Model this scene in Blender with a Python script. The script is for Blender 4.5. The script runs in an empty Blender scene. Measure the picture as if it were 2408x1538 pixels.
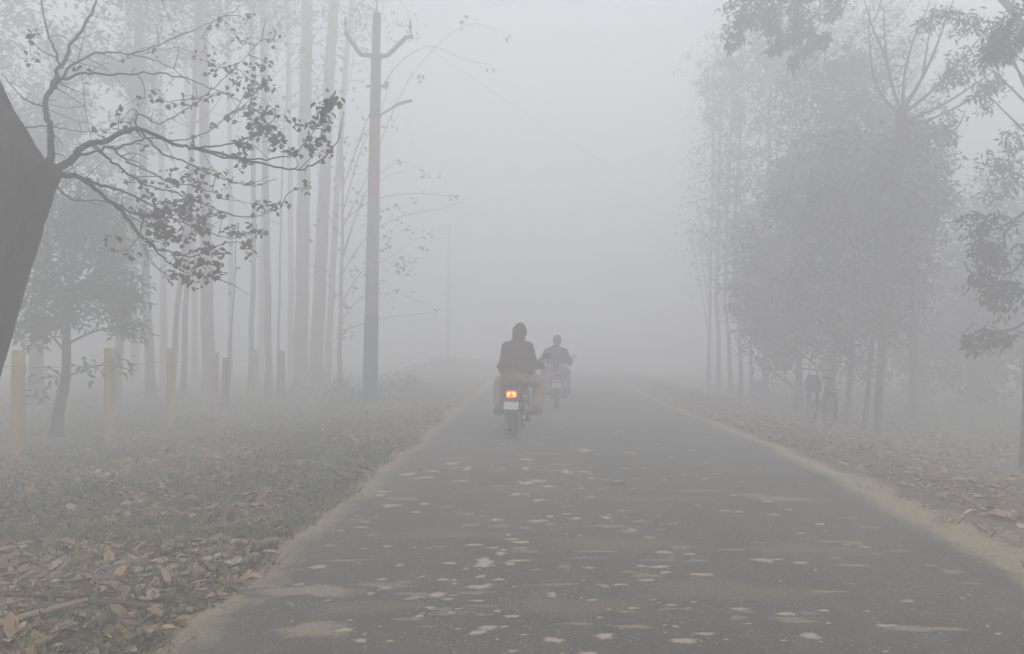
import bpy, bmesh, math, random
import numpy as np
from mathutils import Vector, Matrix, noise as mnoise

random.seed(7)
rng = np.random.default_rng(7)
R = math.radians
SC = bpy.context.scene
COL = SC.collection

# ------------------------------------------------------------------ camera, sky, sun, exposure
F, VX, VY, CAMH = 1825.0, 1268.0, 806.0, 1.4          # focal length and vanishing point measured on the photograph
cam_data = bpy.data.cameras.new('camera')
cam = bpy.data.objects.new('camera', cam_data)
COL.objects.link(cam)
cam.location = (0, 0, CAMH)
cam.rotation_euler = (R(90), 0, 0)
cam_data.sensor_width = 36
cam_data.lens = 36 * F / 2408
cam_data.shift_x = -(VX - 1204) / 2408
cam_data.shift_y = (VY - 769) / 2408
cam_data.clip_start = 0.05
cam_data.clip_end = 600
SC.camera = cam

SUN_EL, SUN_AZ = R(56), R(150)                         # a veiled sun, high behind the camera
world = bpy.data.worlds.new('World')
SC.world = world
world.use_nodes = True
wn, wl = world.node_tree.nodes, world.node_tree.links
wn.clear()
sky = wn.new('ShaderNodeTexSky')
sky.sky_type = 'NISHITA'
sky.sun_disc = False
sky.sun_elevation = SUN_EL
sky.sun_rotation = SUN_AZ
sky.air_density = 1.0
sky.dust_density = 2.0
sky.ozone_density = 0.0
hsv = wn.new('ShaderNodeHueSaturation')
hsv.inputs['Saturation'].default_value = 0.37          # overcast: the blue is veiled
bg = wn.new('ShaderNodeBackground')
bg.inputs['Strength'].default_value = 0.15
wo = wn.new('ShaderNodeOutputWorld')
wl.new(sky.outputs[0], hsv.inputs['Color'])
wl.new(hsv.outputs[0], bg.inputs['Color'])
wl.new(bg.outputs[0], wo.inputs['Surface'])

sun_data = bpy.data.lights.new('sun', 'SUN')
sun_data.energy = 1.0
sun_data.angle = R(60)
sun_data.color = (1.0, 0.985, 0.96)
sun = bpy.data.objects.new('sun', sun_data)
COL.objects.link(sun)
sun.rotation_euler = (R(90) - SUN_EL, 0, math.pi - SUN_AZ)

SC.view_settings.view_transform = 'Standard'
SC.view_settings.look = 'None'
SC.view_settings.gamma = 1
SC.view_settings.use_curve_mapping = False
SC.view_settings.exposure = 0.99
SC.render.engine = 'CYCLES'
cy = SC.cycles
cy.use_denoising = True
cy.max_bounces = 14
cy.diffuse_bounces = 3
cy.volume_bounces = 9
cy.use_adaptive_sampling = False
FOG = 0.066

# ------------------------------------------------------------------ helpers
def PX(px, py, Y):
    """world point that the photograph shows at (px, py), Y metres ahead"""
    return Vector(((px - VX) / F * Y, Y, CAMH - (py - VY) / F * Y))

def tag(o, label=None, cat=None, group=None, kind=None):
    if label: o['label'] = label
    if cat: o['category'] = cat
    if group: o['group'] = group
    if kind: o['kind'] = kind
    return o

def empty(name, loc=(0, 0, 0), rz=0, parent=None):
    o = bpy.data.objects.new(name, None)
    COL.objects.link(o)
    o.location = loc
    o.rotation_euler = (0, 0, rz)
    o.empty_display_size = 0.2
    if parent: o.parent = parent
    return o

def link(name, me, mat, parent=None, loc=None):
    o = bpy.data.objects.new(name, me)
    COL.objects.link(o)
    if mat is not None and not me.materials: me.materials.append(mat)
    if parent: o.parent = parent
    if loc is not None: o.location = loc
    return o

class MB:
    def __init__(self):
        self.v, self.f = [], []
    def add(self, vs, fs):
        b = len(self.v)
        self.v += [tuple(p) for p in vs]
        self.f += [tuple(b + i for i in q) for q in fs]
        return self
    def box(self, c, s, rot=None, taper=1.0):
        x, y, z = s[0] / 2, s[1] / 2, s[2] / 2
        p = []
        for dz, t in ((-z, 1.0), (z, taper)):
            for dx, dy in ((-x, -y), (x, -y), (x, y), (-x, y)):
                q = Vector((dx * t, dy * t, dz))
                if rot is not None: q = rot @ q
                p.append(q + Vector(c))
        return self.add(p, [(3, 2, 1, 0), (4, 5, 6, 7), (0, 1, 5, 4), (1, 2, 6, 5), (2, 3, 7, 6), (3, 0, 4, 7)])
    def tube(self, pts, rad, n=8, caps=True, flat=1.0):
        pts = [Vector(p) for p in pts]
        if not hasattr(rad, '__len__'): rad = [rad] * len(pts)
        up = None
        rings = []
        for i, p in enumerate(pts):
            a = pts[max(i - 1, 0)]
            c = pts[min(i + 1, len(pts) - 1)]
            t = (c - a)
            t = t.normalized() if t.length > 1e-9 else Vector((0, 0, 1))
            if up is None:
                up = Vector((1, 0, 0)) if abs(t.x) < 0.8 else Vector((0, 1, 0))
            u = (up - t * up.dot(t)).normalized()
            w = t.cross(u)
            up = u
            rings.append([p + (u * math.cos(2 * math.pi * k / n) + w * flat * math.sin(2 * math.pi * k / n)) * rad[i] for k in range(n)])
        vs = [q for r in rings for q in r]
        fs = []
        for i in range(len(pts) - 1):
            for k in range(n):
                k2 = (k + 1) % n
                fs.append((i * n + k, i * n + k2, (i + 1) * n + k2, (i + 1) * n + k))
        if caps:
            fs.append(tuple(reversed(range(n))))
            fs.append(tuple((len(pts) - 1) * n + k for k in range(n)))
        return self.add(vs, fs)
    def capsule(self, a, b, ra, rb, n=12):
        a, b = Vector(a), Vector(b)
        t = (b - a)
        t = t.normalized() if t.length > 1e-9 else Vector((0, 0, 1))
        pts, rad = [], []
        for k in range(4):
            an = math.pi / 2 * (1 - k / 4 * 0.97) * 0.97
            pts.append(a - t * ra * math.sin(an)); rad.append(max(ra * math.cos(an), ra * 0.06))
        pts.append(a); rad.append(ra)
        pts.append(b); rad.append(rb)
        for k in range(1, 5):
            an = math.pi / 2 * k / 4 * 0.97
            pts.append(b + t * rb * math.sin(an)); rad.append(max(rb * math.cos(an), rb * 0.06))
        return self.tube(pts, rad, n)
    def ell(self, c, r, n=14, m=9, rot=None):
        vs, fs = [], []
        for i in range(m + 1):
            th = math.pi * i / m
            for k in range(n):
                ph = 2 * math.pi * k / n
                s = max(math.sin(th), 0.02)
                q = Vector((r[0] * s * math.cos(ph), r[1] * s * math.sin(ph), r[2] * math.cos(th)))
                if rot is not None: q = rot @ q
                vs.append(q + Vector(c))
        for i in range(m):
            for k in range(n):
                k2 = (k + 1) % n
                fs.append((i * n + k, (i + 1) * n + k, (i + 1) * n + k2, i * n + k2))
        fs.append(tuple(range(n)))
        fs.append(tuple(m * n + k for k in reversed(range(n))))
        return self.add(vs, fs)
    def loft(self, rings, n=20, power=2.0):
        """rings: (cx, cy, cz, half width, half depth), superellipse sections"""
        vs, fs = [], []
        for (cx, cy_, cz, hw, hd) in rings:
            for k in range(n):
                a = 2 * math.pi * k / n
                c, s = math.cos(a), math.sin(a)
                vs.append((cx + hw * math.copysign(abs(c) ** (2 / power), c), cy_ + hd * math.copysign(abs(s) ** (2 / power), s), cz))
        for i in range(len(rings) - 1):
            for k in range(n):
                k2 = (k + 1) % n
                fs.append((i * n + k, i * n + k2, (i + 1) * n + k2, (i + 1) * n + k))
        fs.append(tuple(reversed(range(n))))
        fs.append(tuple((len(rings) - 1) * n + k for k in range(n)))
        return self.add(vs, fs)
    def ring(self, c, axis, r_major, r_minor, n=36, m=10, wide=1.0):
        """torus round an axis ('x','y','z'); wide stretches it along the axis"""
        vs, fs = [], []
        for i in range(n):
            a = 2 * math.pi * i / n
            for k in range(m):
                b = 2 * math.pi * k / m
                rr = r_major + r_minor * math.cos(b)
                h = r_minor * wide * math.sin(b)
                q = (h, rr * math.cos(a), rr * math.sin(a)) if axis == 'x' else (rr * math.cos(a), rr * math.sin(a), h)
                vs.append(Vector(q) + Vector(c))
        for i in range(n):
            for k in range(m):
                fs.append((i * m + k, ((i + 1) % n) * m + k, ((i + 1) % n) * m + (k + 1) % m, i * m + (k + 1) % m))
        return self.add(vs, fs)
    def mesh(self, name, smooth=True):
        me = bpy.data.meshes.new(name)
        me.from_pydata(self.v, [], self.f)
        me.update()
        bm = bmesh.new(); bm.from_mesh(me)
        bmesh.ops.recalc_face_normals(bm, faces=bm.faces)
        bm.to_mesh(me); bm.free()
        if smooth and len(me.polygons):
            me.polygons.foreach_set('use_smooth', [True] * len(me.polygons))
        return me
    def build(self, name, mat, parent=None, smooth=True, bevel=0.0, loc=None):
        me = self.mesh(name, smooth)
        if bevel > 0:
            bm = bmesh.new(); bm.from_mesh(me)
            bmesh.ops.bevel(bm, geom=[e for e in bm.edges], offset=bevel, segments=2, affect='EDGES', clamp_overlap=True)
            bm.to_mesh(me); bm.free()
        if smooth:
            try: me.set_sharp_from_angle(angle=R(50))
            except Exception: pass
        return link(name, me, mat, parent, loc)

def remesh(mb, name, voxel=0.014, smooth=4, factor=0.5):
    """grow one continuous skin over overlapping shapes"""
    me = mb.mesh(name + '_raw')
    o = bpy.data.objects.new(name + '_raw', me)
    COL.objects.link(o)
    m = o.modifiers.new('r', 'REMESH'); m.mode = 'VOXEL'; m.voxel_size = voxel
    s = o.modifiers.new('s', 'SMOOTH'); s.iterations = smooth; s.factor = factor
    dg = bpy.context.evaluated_depsgraph_get()
    dg.update()
    out = bpy.data.meshes.new_from_object(o.evaluated_get(dg))
    out.name = name
    bpy.data.objects.remove(o); bpy.data.meshes.remove(me)
    out.polygons.foreach_set('use_smooth', [True] * len(out.polygons))
    return out

def np_mesh(name, verts, loops, sizes, attrs=None, smooth=False):
    """fast mesh from numpy arrays"""
    me = bpy.data.meshes.new(name)
    nv, nl, nf = len(verts), len(loops), len(sizes)
    me.vertices.add(nv); me.loops.add(nl); me.polygons.add(nf)
    me.vertices.foreach_set('co', np.asarray(verts, dtype=np.float32).ravel())
    me.loops.foreach_set('vertex_index', np.asarray(loops, dtype=np.int32))
    st = np.concatenate([[0], np.cumsum(sizes)[:-1]]).astype(np.int32)
    me.polygons.foreach_set('loop_start', st)
    me.polygons.foreach_set('loop_total', np.asarray(sizes, dtype=np.int32))
    if smooth: me.polygons.foreach_set('use_smooth', np.ones(nf, dtype=bool))
    for k, a in (attrs or {}).items():
        at = me.attributes.new(k, 'FLOAT', 'POINT')
        at.data.foreach_set('value', np.asarray(a, dtype=np.float32))
    me.update(calc_edges=True)
    return me

# ------------------------------------------------------------------ materials
def new_mat(name):
    m = bpy.data.materials.new(name)
    m.use_nodes = True
    nt = m.node_tree
    b = nt.nodes['Principled BSDF']
    b.inputs['Specular IOR Level'].default_value = 0.3
    return m, nt, b

def noise_node(nt, vec, scale, detail=5, rough=0.55, dist=0.0):
    n = nt.nodes.new('ShaderNodeTexNoise')
    n.inputs['Scale'].default_value = scale
    n.inputs['Detail'].default_value = detail
    n.inputs['Roughness'].default_value = rough
    n.inputs['Distortion'].default_value = dist
    nt.links.new(vec, n.inputs['Vector'])
    return n.outputs['Fac']

def ramp(nt, fac, stops, interp='LINEAR'):
    r = nt.nodes.new('ShaderNodeValToRGB')
    r.color_ramp.interpolation = interp
    e = r.color_ramp.elements
    while len(e) < len(stops): e.new(0.5)
    for i, (p, c) in enumerate(stops):
        e[i].position = p
        e[i].color = (*c, 1) if len(c) == 3 else c
    nt.links.new(fac, r.inputs['Fac'])
    return r.outputs['Color']

def mixc(nt, fac, a, b, mode='MIX'):
    m = nt.nodes.new('ShaderNodeMix')
    m.data_type = 'RGBA'; m.blend_type = mode
    for sock, val in ((m.inputs['Factor'], fac), (m.inputs['A'], a), (m.inputs['B'], b)):
        pass
    f, A, B = m.inputs[0], m.inputs[6], m.inputs[7]
    for s, v in ((f, fac), (A, a), (B, b)):
        if hasattr(v, 'is_output'): nt.links.new(v, s)
        elif isinstance(v, (int, float)): s.default_value = v
        else: s.default_value = (*v, 1)
    return m.outputs[2]

def math_n(nt, op, a, b=None, clamp=False):
    m = nt.nodes.new('ShaderNodeMath'); m.operation = op; m.use_clamp = clamp
    for i, v in enumerate((a, b)):
        if v is None: continue
        if hasattr(v, 'is_output'): nt.links.new(v, m.inputs[i])
        else: m.inputs[i].default_value = v
    return m.outputs[0]

def coords(nt, kind='Object'):
    if kind == 'World':
        g = nt.nodes.new('ShaderNodeNewGeometry')
        return g.outputs['Position']
    t = nt.nodes.new('ShaderNodeTexCoord')
    return t.outputs[kind]

def bump(nt, b, h, strength=0.4, dist=0.02):
    n = nt.nodes.new('ShaderNodeBump')
    n.inputs['Strength'].default_value = strength
    n.inputs['Distance'].default_value = dist
    nt.links.new(h, n.inputs['Height'])
    nt.links.new(n.outputs[0], b.inputs['Normal'])

def simple(name, c1, c2=None, scale=8, rough=0.7, metal=0.0, bmp=0.0, bdist=0.01, stretch=None, detail=5):
    m, nt, b = new_mat(name)
    v = coords(nt)
    if stretch:
        mp = nt.nodes.new('ShaderNodeMapping'); mp.inputs['Scale'].default_value = stretch
        nt.links.new(v, mp.inputs['Vector']); v = mp.outputs[0]
    n = noise_node(nt, v, scale, detail)
    c2 = c2 or tuple(x * 0.7 for x in c1)
    nt.links.new(ramp(nt, n, [(0.3, c2), (0.7, c1)]), b.inputs['Base Color'])
    b.inputs['Roughness'].default_value = rough
    b.inputs['Metallic'].default_value = metal
    if bmp: bump(nt, b, n, bmp, bdist)
    return m

def leaf_mat(name, cols, rough=0.6, transl=0.25):
    m, nt, b = new_mat(name)
    g = nt.nodes.new('ShaderNodeNewGeometry')
    oi = nt.nodes.new('ShaderNodeObjectInfo')
    s = math_n(nt, 'ADD', g.outputs['Random Per Island'], oi.outputs['Random'])
    s = math_n(nt, 'FRACT', s)
    n = len(cols)
    col = ramp(nt, s, [(i / max(n - 1, 1), c) for i, c in enumerate(cols)])
    nt.links.new(col, b.inputs['Base Color'])
    b.inputs['Roughness'].default_value = rough
    tr = nt.nodes.new('ShaderNodeBsdfTranslucent')
    nt.links.new(col, tr.inputs['Color'])
    mx = nt.nodes.new('ShaderNodeMixShader')
    mx.inputs[0].default_value = transl
    nt.links.new(b.outputs[0], mx.inputs[1]); nt.links.new(tr.outputs[0], mx.inputs[2])
    nt.links.new(mx.outputs[0], nt.nodes['Material Output'].inputs['Surface'])
    return m

M = {}
M['bark_dark'] = simple('bark_dark', (0.050, 0.040, 0.033), (0.012, 0.010, 0.009), 9, 0.9, bmp=0.9, bdist=0.03, stretch=(1, 1, 0.35))
M['bark_grey'] = simple('bark_grey', (0.24, 0.215, 0.185), (0.12, 0.105, 0.09), 7, 0.9, bmp=0.6, bdist=0.03, stretch=(1, 1, 0.3))
M['bark_pale'] = simple('bark_pale', (0.33, 0.295, 0.255), (0.19, 0.165, 0.14), 5, 0.9, bmp=0.4, bdist=0.02, stretch=(1, 1, 0.3))
M['bark_mid'] = simple('bark_mid', (0.085, 0.075, 0.064), (0.045, 0.04, 0.034), 7, 0.9, bmp=0.6, bdist=0.03, stretch=(1, 1, 0.3))
M['twig'] = simple('twig', (0.055, 0.045, 0.04), (0.03, 0.026, 0.022), 20, 0.9)
M['leaf_olive'] = leaf_mat('leaf_olive', [(0.035, 0.038, 0.026), (0.06, 0.06, 0.035), (0.085, 0.062, 0.04), (0.045, 0.05, 0.033), (0.11, 0.085, 0.05)])
M['leaf_green'] = leaf_mat('leaf_green', [(0.035, 0.05, 0.025), (0.055, 0.075, 0.035), (0.075, 0.085, 0.045), (0.04, 0.055, 0.03)])
M['leaf_dark'] = leaf_mat('leaf_dark', [(0.03, 0.04, 0.024), (0.045, 0.055, 0.03), (0.055, 0.058, 0.036)], transl=0.15)
M['leaf_dry'] = leaf_mat('leaf_dry', [(0.10, 0.065, 0.042), (0.44, 0.29, 0.175), (0.24, 0.155, 0.095), (0.52, 0.40, 0.28), (0.15, 0.10, 0.064), (0.35, 0.23, 0.14), (0.075, 0.06, 0.045), (0.40, 0.30, 0.20)], 0.8, 0.1)
M['leaf_crumb'] = leaf_mat('leaf_crumb', [(0.16, 0.12, 0.085), (0.36, 0.29, 0.21), (0.24, 0.185, 0.13), (0.42, 0.35, 0.27)], 0.9, 0.05)
M['leaf_tan'] = leaf_mat('leaf_tan', [(0.40, 0.32, 0.24), (0.48, 0.41, 0.33), (0.33, 0.26, 0.2)], 0.8, 0.1)
M['leaf_brown'] = leaf_mat('leaf_brown', [(0.17, 0.12, 0.085), (0.22, 0.16, 0.12), (0.13, 0.095, 0.075)], 0.8, 0.1)
M['leaf_black'] = leaf_mat('leaf_black', [(0.05, 0.042, 0.036), (0.075, 0.06, 0.05), (0.045, 0.045, 0.045)], 0.8, 0.05)
M['leaf_yellow'] = leaf_mat('leaf_yellow', [(0.42, 0.36, 0.10), (0.38, 0.34, 0.14)], 0.7, 0.15)
M['weed'] = leaf_mat('weed', [(0.045, 0.078, 0.032), (0.085, 0.125, 0.055), (0.12, 0.145, 0.075), (0.06, 0.095, 0.044)], 0.8, 0.2)
M['grass'] = leaf_mat('grass', [(0.20, 0.155, 0.08), (0.115, 0.125, 0.05), (0.29, 0.22, 0.12), (0.09, 0.11, 0.045), (0.14, 0.135, 0.06)], 0.8, 0.2)
M['post_yellow'] = simple('post_yellow', (0.46, 0.34, 0.09), (0.29, 0.22, 0.09), 6, 0.85, bmp=0.3)
M['post_red'] = simple('post_red', (0.20, 0.12, 0.10), (0.12, 0.08, 0.07), 6, 0.9, bmp=0.3)
M['post_brown'] = simple('post_brown', (0.21, 0.16, 0.11), (0.12, 0.09, 0.065), 6, 0.9, bmp=0.3)
M['wire'] = simple('wire', (0.30, 0.30, 0.30), None, 4, 0.6)
M['pole_teal'] = simple('pole_teal', (0.022, 0.060, 0.078), (0.018, 0.042, 0.054), 5, 0.6, bmp=0.1)
M['pole_grey'] = simple('pole_grey', (0.22, 0.215, 0.20), (0.14, 0.135, 0.125), 5, 0.6, bmp=0.1)
M['pole_red'] = simple('pole_red', (0.26, 0.085, 0.07), (0.18, 0.07, 0.06), 5, 0.6, bmp=0.1)
M['pole_dull'] = simple('pole_dull', (0.13, 0.125, 0.12), (0.085, 0.08, 0.078), 5, 0.6, bmp=0.1)
M['steel_dark'] = simple('steel_dark', (0.07, 0.07, 0.07), None, 8, 0.5, 0.3)
M['chrome'] = simple('chrome', (0.72, 0.72, 0.72), (0.62, 0.62, 0.62), 5, 0.16, 1.0)
M['alloy'] = simple('alloy', (0.40, 0.40, 0.40), (0.3, 0.3, 0.3), 8, 0.4, 0.8)
M['rubber'] = simple('rubber', (0.025, 0.024, 0.023), (0.035, 0.032, 0.03), 30, 0.9, bmp=0.3, bdist=0.004)
M['plastic_black'] = simple('plastic_black', (0.02, 0.02, 0.021), (0.03, 0.03, 0.03), 10, 0.5)
M['vinyl'] = simple('vinyl', (0.022, 0.02, 0.02), (0.03, 0.028, 0.028), 40, 0.6, bmp=0.1, bdist=0.003)
M['paint_maroon'] = simple('paint_maroon', (0.13, 0.02, 0.02), (0.10, 0.018, 0.018), 4, 0.3)
M['paint_black'] = simple('paint_black', (0.018, 0.018, 0.02), (0.025, 0.025, 0.028), 4, 0.3)
M['plate'] = simple('plate', (0.76, 0.74, 0.73), (0.50, 0.48, 0.49), 55, 0.5, detail=2)
M['plate_edge'] = simple('plate_edge', (0.80, 0.79, 0.77), (0.74, 0.73, 0.71), 12, 0.5)
M['plate_grime'] = simple('plate_grime', (0.52, 0.52, 0.52), (0.36, 0.36, 0.36), 25, 0.5)
M['glass_amber'] = simple('glass_amber', (0.6, 0.25, 0.03), None, 4, 0.2)
M['glass_red'] = simple('glass_red', (0.30, 0.015, 0.012), None, 4, 0.2)
M['glass_clear'] = simple('glass_clear', (0.75, 0.78, 0.8), None, 4, 0.1, 0.4)
M['mirror_glass'] = simple('mirror_glass', (0.05, 0.05, 0.055), (0.06, 0.06, 0.07), 3, 0.25)
M['painted_sky_glint'] = simple('painted_sky_glint', (0.85, 0.86, 0.88), (0.85, 0.86, 0.88), 3, 0.12, 0.25)  # near-white base colour paints in sky reflection on far bike's mirror, housing and bars
M['skin'] = simple('skin', (0.24, 0.14, 0.095), (0.19, 0.11, 0.075), 6, 0.6)
M['hair'] = simple('hair', (0.022, 0.020, 0.019), (0.014, 0.013, 0.013), 40, 0.7, bmp=0.5, bdist=0.006)
M['eye'] = simple('eye', (0.6, 0.58, 0.55), None, 3, 0.3)
def cloth(name, c1, c2, wr=1.0):
    m, nt, b = new_mat(name)
    v = coords(nt)
    mp = nt.nodes.new('ShaderNodeMapping'); mp.inputs['Scale'].default_value = (1, 1, 1.9)
    nt.links.new(v, mp.inputs['Vector'])
    n1 = noise_node(nt, mp.outputs[0], 9, 3, 0.5, 1.2)
    n2 = noise_node(nt, v, 160, 2)
    nt.links.new(ramp(nt, n1, [(0.3, c2), (0.7, c1)]), b.inputs['Base Color'])
    b.inputs['Roughness'].default_value = 0.95
    b.inputs['Specular IOR Level'].default_value = 0.1
    h = math_n(nt, 'ADD', n1, math_n(nt, 'MULTIPLY', n2, 0.08))
    bump(nt, b, h, 0.9 * wr, 0.05)
    return m
M['jacket_olive'] = cloth('jacket_olive', (0.075, 0.040, 0.025), (0.042, 0.023, 0.015))
M['hood_olive'] = cloth('hood_olive', (0.085, 0.055, 0.040), (0.06, 0.04, 0.03), 0.5)
M['kurta_pink'] = cloth('kurta_pink', (0.25, 0.165, 0.135), (0.18, 0.12, 0.10))
M['trouser_khaki'] = cloth('trouser_khaki', (0.36, 0.28, 0.165), (0.26, 0.20, 0.115))
M['jacket_blue'] = cloth('jacket_blue', (0.016, 0.018, 0.028), (0.012, 0.013, 0.02))
M['trouser_grey'] = cloth('trouser_grey', (0.30, 0.29, 0.34), (0.23, 0.22, 0.26))
M['shoe'] = simple('shoe', (0.025, 0.022, 0.02), (0.04, 0.035, 0.03), 15, 0.6)
M['bag_cloth'] = cloth('bag_cloth', (0.05, 0.055, 0.06), (0.035, 0.04, 0.045))
M['bike_frame'] = simple('bike_frame', (0.03, 0.035, 0.04), (0.06, 0.045, 0.035), 12, 0.5)
M['saddle_brown'] = simple('saddle_brown', (0.16, 0.08, 0.06), (0.11, 0.06, 0.045), 12, 0.6)
M['stone_pale'] = simple('stone_pale', (0.44, 0.39, 0.34), (0.33, 0.29, 0.25), 18, 0.9, bmp=0.3)
M['stone_blue'] = simple('stone_blue', (0.24, 0.26, 0.28), (0.19, 0.2, 0.21), 18, 0.8, bmp=0.2)
M['cloth_purple'] = cloth('cloth_purple', (0.085, 0.035, 0.055), (0.045, 0.022, 0.035), 0.6)
M['stick_pale'] = simple('stick_pale', (0.36, 0.27, 0.17), (0.22, 0.16, 0.1), 10, 0.9, bmp=0.4, stretch=(0.3, 3, 3))
M['stick_dark'] = simple('stick_dark', (0.12, 0.085, 0.06), (0.07, 0.05, 0.038), 10, 0.9, bmp=0.4, stretch=(0.3, 3, 3))
def emit(name, c, s):
    m, nt, b = new_mat(name)
    n = noise_node(nt, coords(nt), 55, 2)
    nt.links.new(ramp(nt, n, [(0.35, tuple(x * 0.75 for x in c)), (0.65, c)]), b.inputs['Emission Color'])
    b.inputs['Emission Strength'].default_value = s
    b.inputs['Base Color'].default_value = (*[0.4 * x for x in c], 1)
    return m
M['lamp_red'] = emit('lamp_red', (1.0, 0.035, 0.005), 4.4)
M['lamp_orange'] = emit('lamp_orange', (1.0, 0.36, 0.02), 2.7)

# ------------------------------------------------------------------ terrain
def sm(a, b, x):
    t = np.clip((x - a) / (b - a), 0, 1)
    return t * t * (3 - 2 * t)

def edge_l(y):
    return -1.69 + 0.035 * np.sin(1.9 * y) + 0.03 * np.sin(4.3 * y + 1) + 0.02 * np.sin(9.1 * y)

def edge_r(y):
    return 2.85 + 0.27 * np.exp(-((y - 10) / 4.5) ** 2) + 0.03 * np.sin(2.3 * y + 2) + 0.025 * np.sin(5.7 * y)

def gz(x, y):
    """height of the ground beside the road"""
    x = np.asarray(x, dtype=float); y = np.asarray(y, dtype=float)
    l = edge_l(y) - x
    r = x - edge_r(y)
    n = (0.022 * np.sin(2.1 * x + 1.3 * y) * np.sin(1.7 * y - 0.6 * x) + 0.014 * np.sin(5.3 * x - 2.9 * y + 1) * np.sin(4.1 * y + 2.2 * x)
         + 0.007 * np.sin(13 * x + 7 * y) * np.sin(11 * y - 9 * x))
    big = 0.06 * np.sin(0.31 * x + 0.5) * np.sin(0.23 * y)
    zl = 0.01 - 0.27 * sm(0.8, 5.5, l) + n * sm(0.05, 1.2, l) + big * sm(3, 9, l)
    zl = zl + 0.75 * np.exp(-((x + 5.0) / 2.2) ** 2 - ((y - 41) / 7) ** 2)
    zl = zl + 0.10 * np.exp(-((x + 3.4) / 1.0) ** 2) * sm(12, 22, y)
    zr = 0.01 - 0.40 * sm(0.7, 4.0, r) + n * sm(0.05, 1.2, r) + big * sm(3, 9, r)
    inside = -0.06 + 0 * x
    z = np.where(l > 0, zl, np.where(r > 0, zr, inside))
    edge = np.minimum(np.abs(l), np.abs(r))
    band = (l <= 0) & (r <= 0)
    z = np.where(band, -0.06 + 0.066 * (1 - sm(0.0, 0.14, edge)), z)
    return z

def build_ground():
    xs = np.concatenate([np.linspace(-118, -24, 24)[:-1], np.linspace(-24, -9, 40)[:-1], np.linspace(-9, 8.5, 176)[:-1], np.linspace(8.5, 24, 40)[:-1], np.linspace(24, 118, 24)])
    ys = np.concatenate([np.linspace(-38, 1.5, 24)[:-1], np.linspace(1.5, 16, 150)[:-1], np.linspace(16, 45, 120)[:-1], np.linspace(45, 168, 40)])
    X, Yg = np.meshgrid(xs, ys)
    Z = gz(X, Yg)
    V = np.stack([X.ravel(), Yg.ravel(), Z.ravel()], 1)
    nx, ny = len(xs), len(ys)
    i = np.arange((nx - 1) * (ny - 1))
    a = (i // (nx - 1)) * nx + i % (nx - 1)
    q = np.stack([a, a + 1, a + nx + 1, a + nx], 1).ravel()
    l = edge_l(Yg) - X; r = X - edge_r(Yg)
    wl_ = 0.19 + 0.06 * np.sin(0.9 * Yg + 1)
    wr_ = 0.13 + 0.36 * np.exp(-((Yg - 5.5) / 2.6) ** 2)
    sand = np.where(l > 0, 1 - l / wl_ * 0.5, np.where(r > 0, 1 - r / wr_ * 0.5, 1.0))
    sand = np.clip(sand, 0, 1)
    red = np.where(r > 0, 1 - sm(1.0, 6.0, r), 0.35 * np.exp(-(l - 0.5) ** 2))
    me = np_mesh('ground', V, q, np.full(len(i), 4), {'sand': sand.ravel(), 'red': red.ravel()}, True)
    m, nt, b = new_mat('verge_soil')
    p = coords(nt, 'World')
    at = nt.nodes.new('ShaderNodeAttribute'); at.attribute_name = 'sand'
    at2 = nt.nodes.new('ShaderNodeAttribute'); at2.attribute_name = 'red'
    n1 = noise_node(nt, p, 2.2, 6, 0.6)
    n2 = noise_node(nt, p, 26, 5, 0.65)
    n3 = noise_node(nt, p, 0.55, 3)
    soil = ramp(nt, n2, [(0.25, (0.11, 0.08, 0.05)), (0.5, (0.235, 0.175, 0.112)), (0.75, (0.36, 0.28, 0.19))])
    moss = ramp(nt, n2, [(0.3, (0.055, 0.065, 0.03)), (0.7, (0.14, 0.145, 0.075))])
    base = mixc(nt, math_n(nt, 'MULTIPLY', math_n(nt, 'SUBTRACT', math_n(nt, 'ADD', n1, n3), 0.72), 3.0, True), soil, moss)
    redc = ramp(nt, n2, [(0.25, (0.085, 0.058, 0.046)), (0.5, (0.17, 0.12, 0.095)), (0.78, (0.27, 0.20, 0.165))])
    base = mixc(nt, math_n(nt, 'MULTIPLY', at2.outputs['Fac'], math_n(nt, 'MULTIPLY', n1, 1.7), True), base, redc)
    sandc = ramp(nt, n2, [(0.25, (0.22, 0.172, 0.112)), (0.5, (0.33, 0.265, 0.178)), (0.75, (0.44, 0.355, 0.24))])
    sf = math_n(nt, 'ADD', at.outputs['Fac'], math_n(nt, 'MULTIPLY', math_n(nt, 'SUBTRACT', math_n(nt, 'ADD', math_n(nt, 'MULTIPLY', n1, 0.5), math_n(nt, 'MULTIPLY', noise_node(nt, p, 9, 5, 0.7), 0.5)), 0.5), 1.9))
    sf = math_n(nt, 'MULTIPLY', math_n(nt, 'SUBTRACT', sf, 0.52), 4.5, True)
    nt.links.new(mixc(nt, sf, base, sandc), b.inputs['Base Color'])
    b.inputs['Roughness'].default_value = 0.95
    b.inputs['Specular IOR Level'].default_value = 0.1
    bump(nt, b, n2, 0.8, 0.03)
    return tag(link('ground', me, m), 'verge of soil, sand and dry leaves on both sides of the road', None, None, 'structure')

ground = build_ground()

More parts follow.
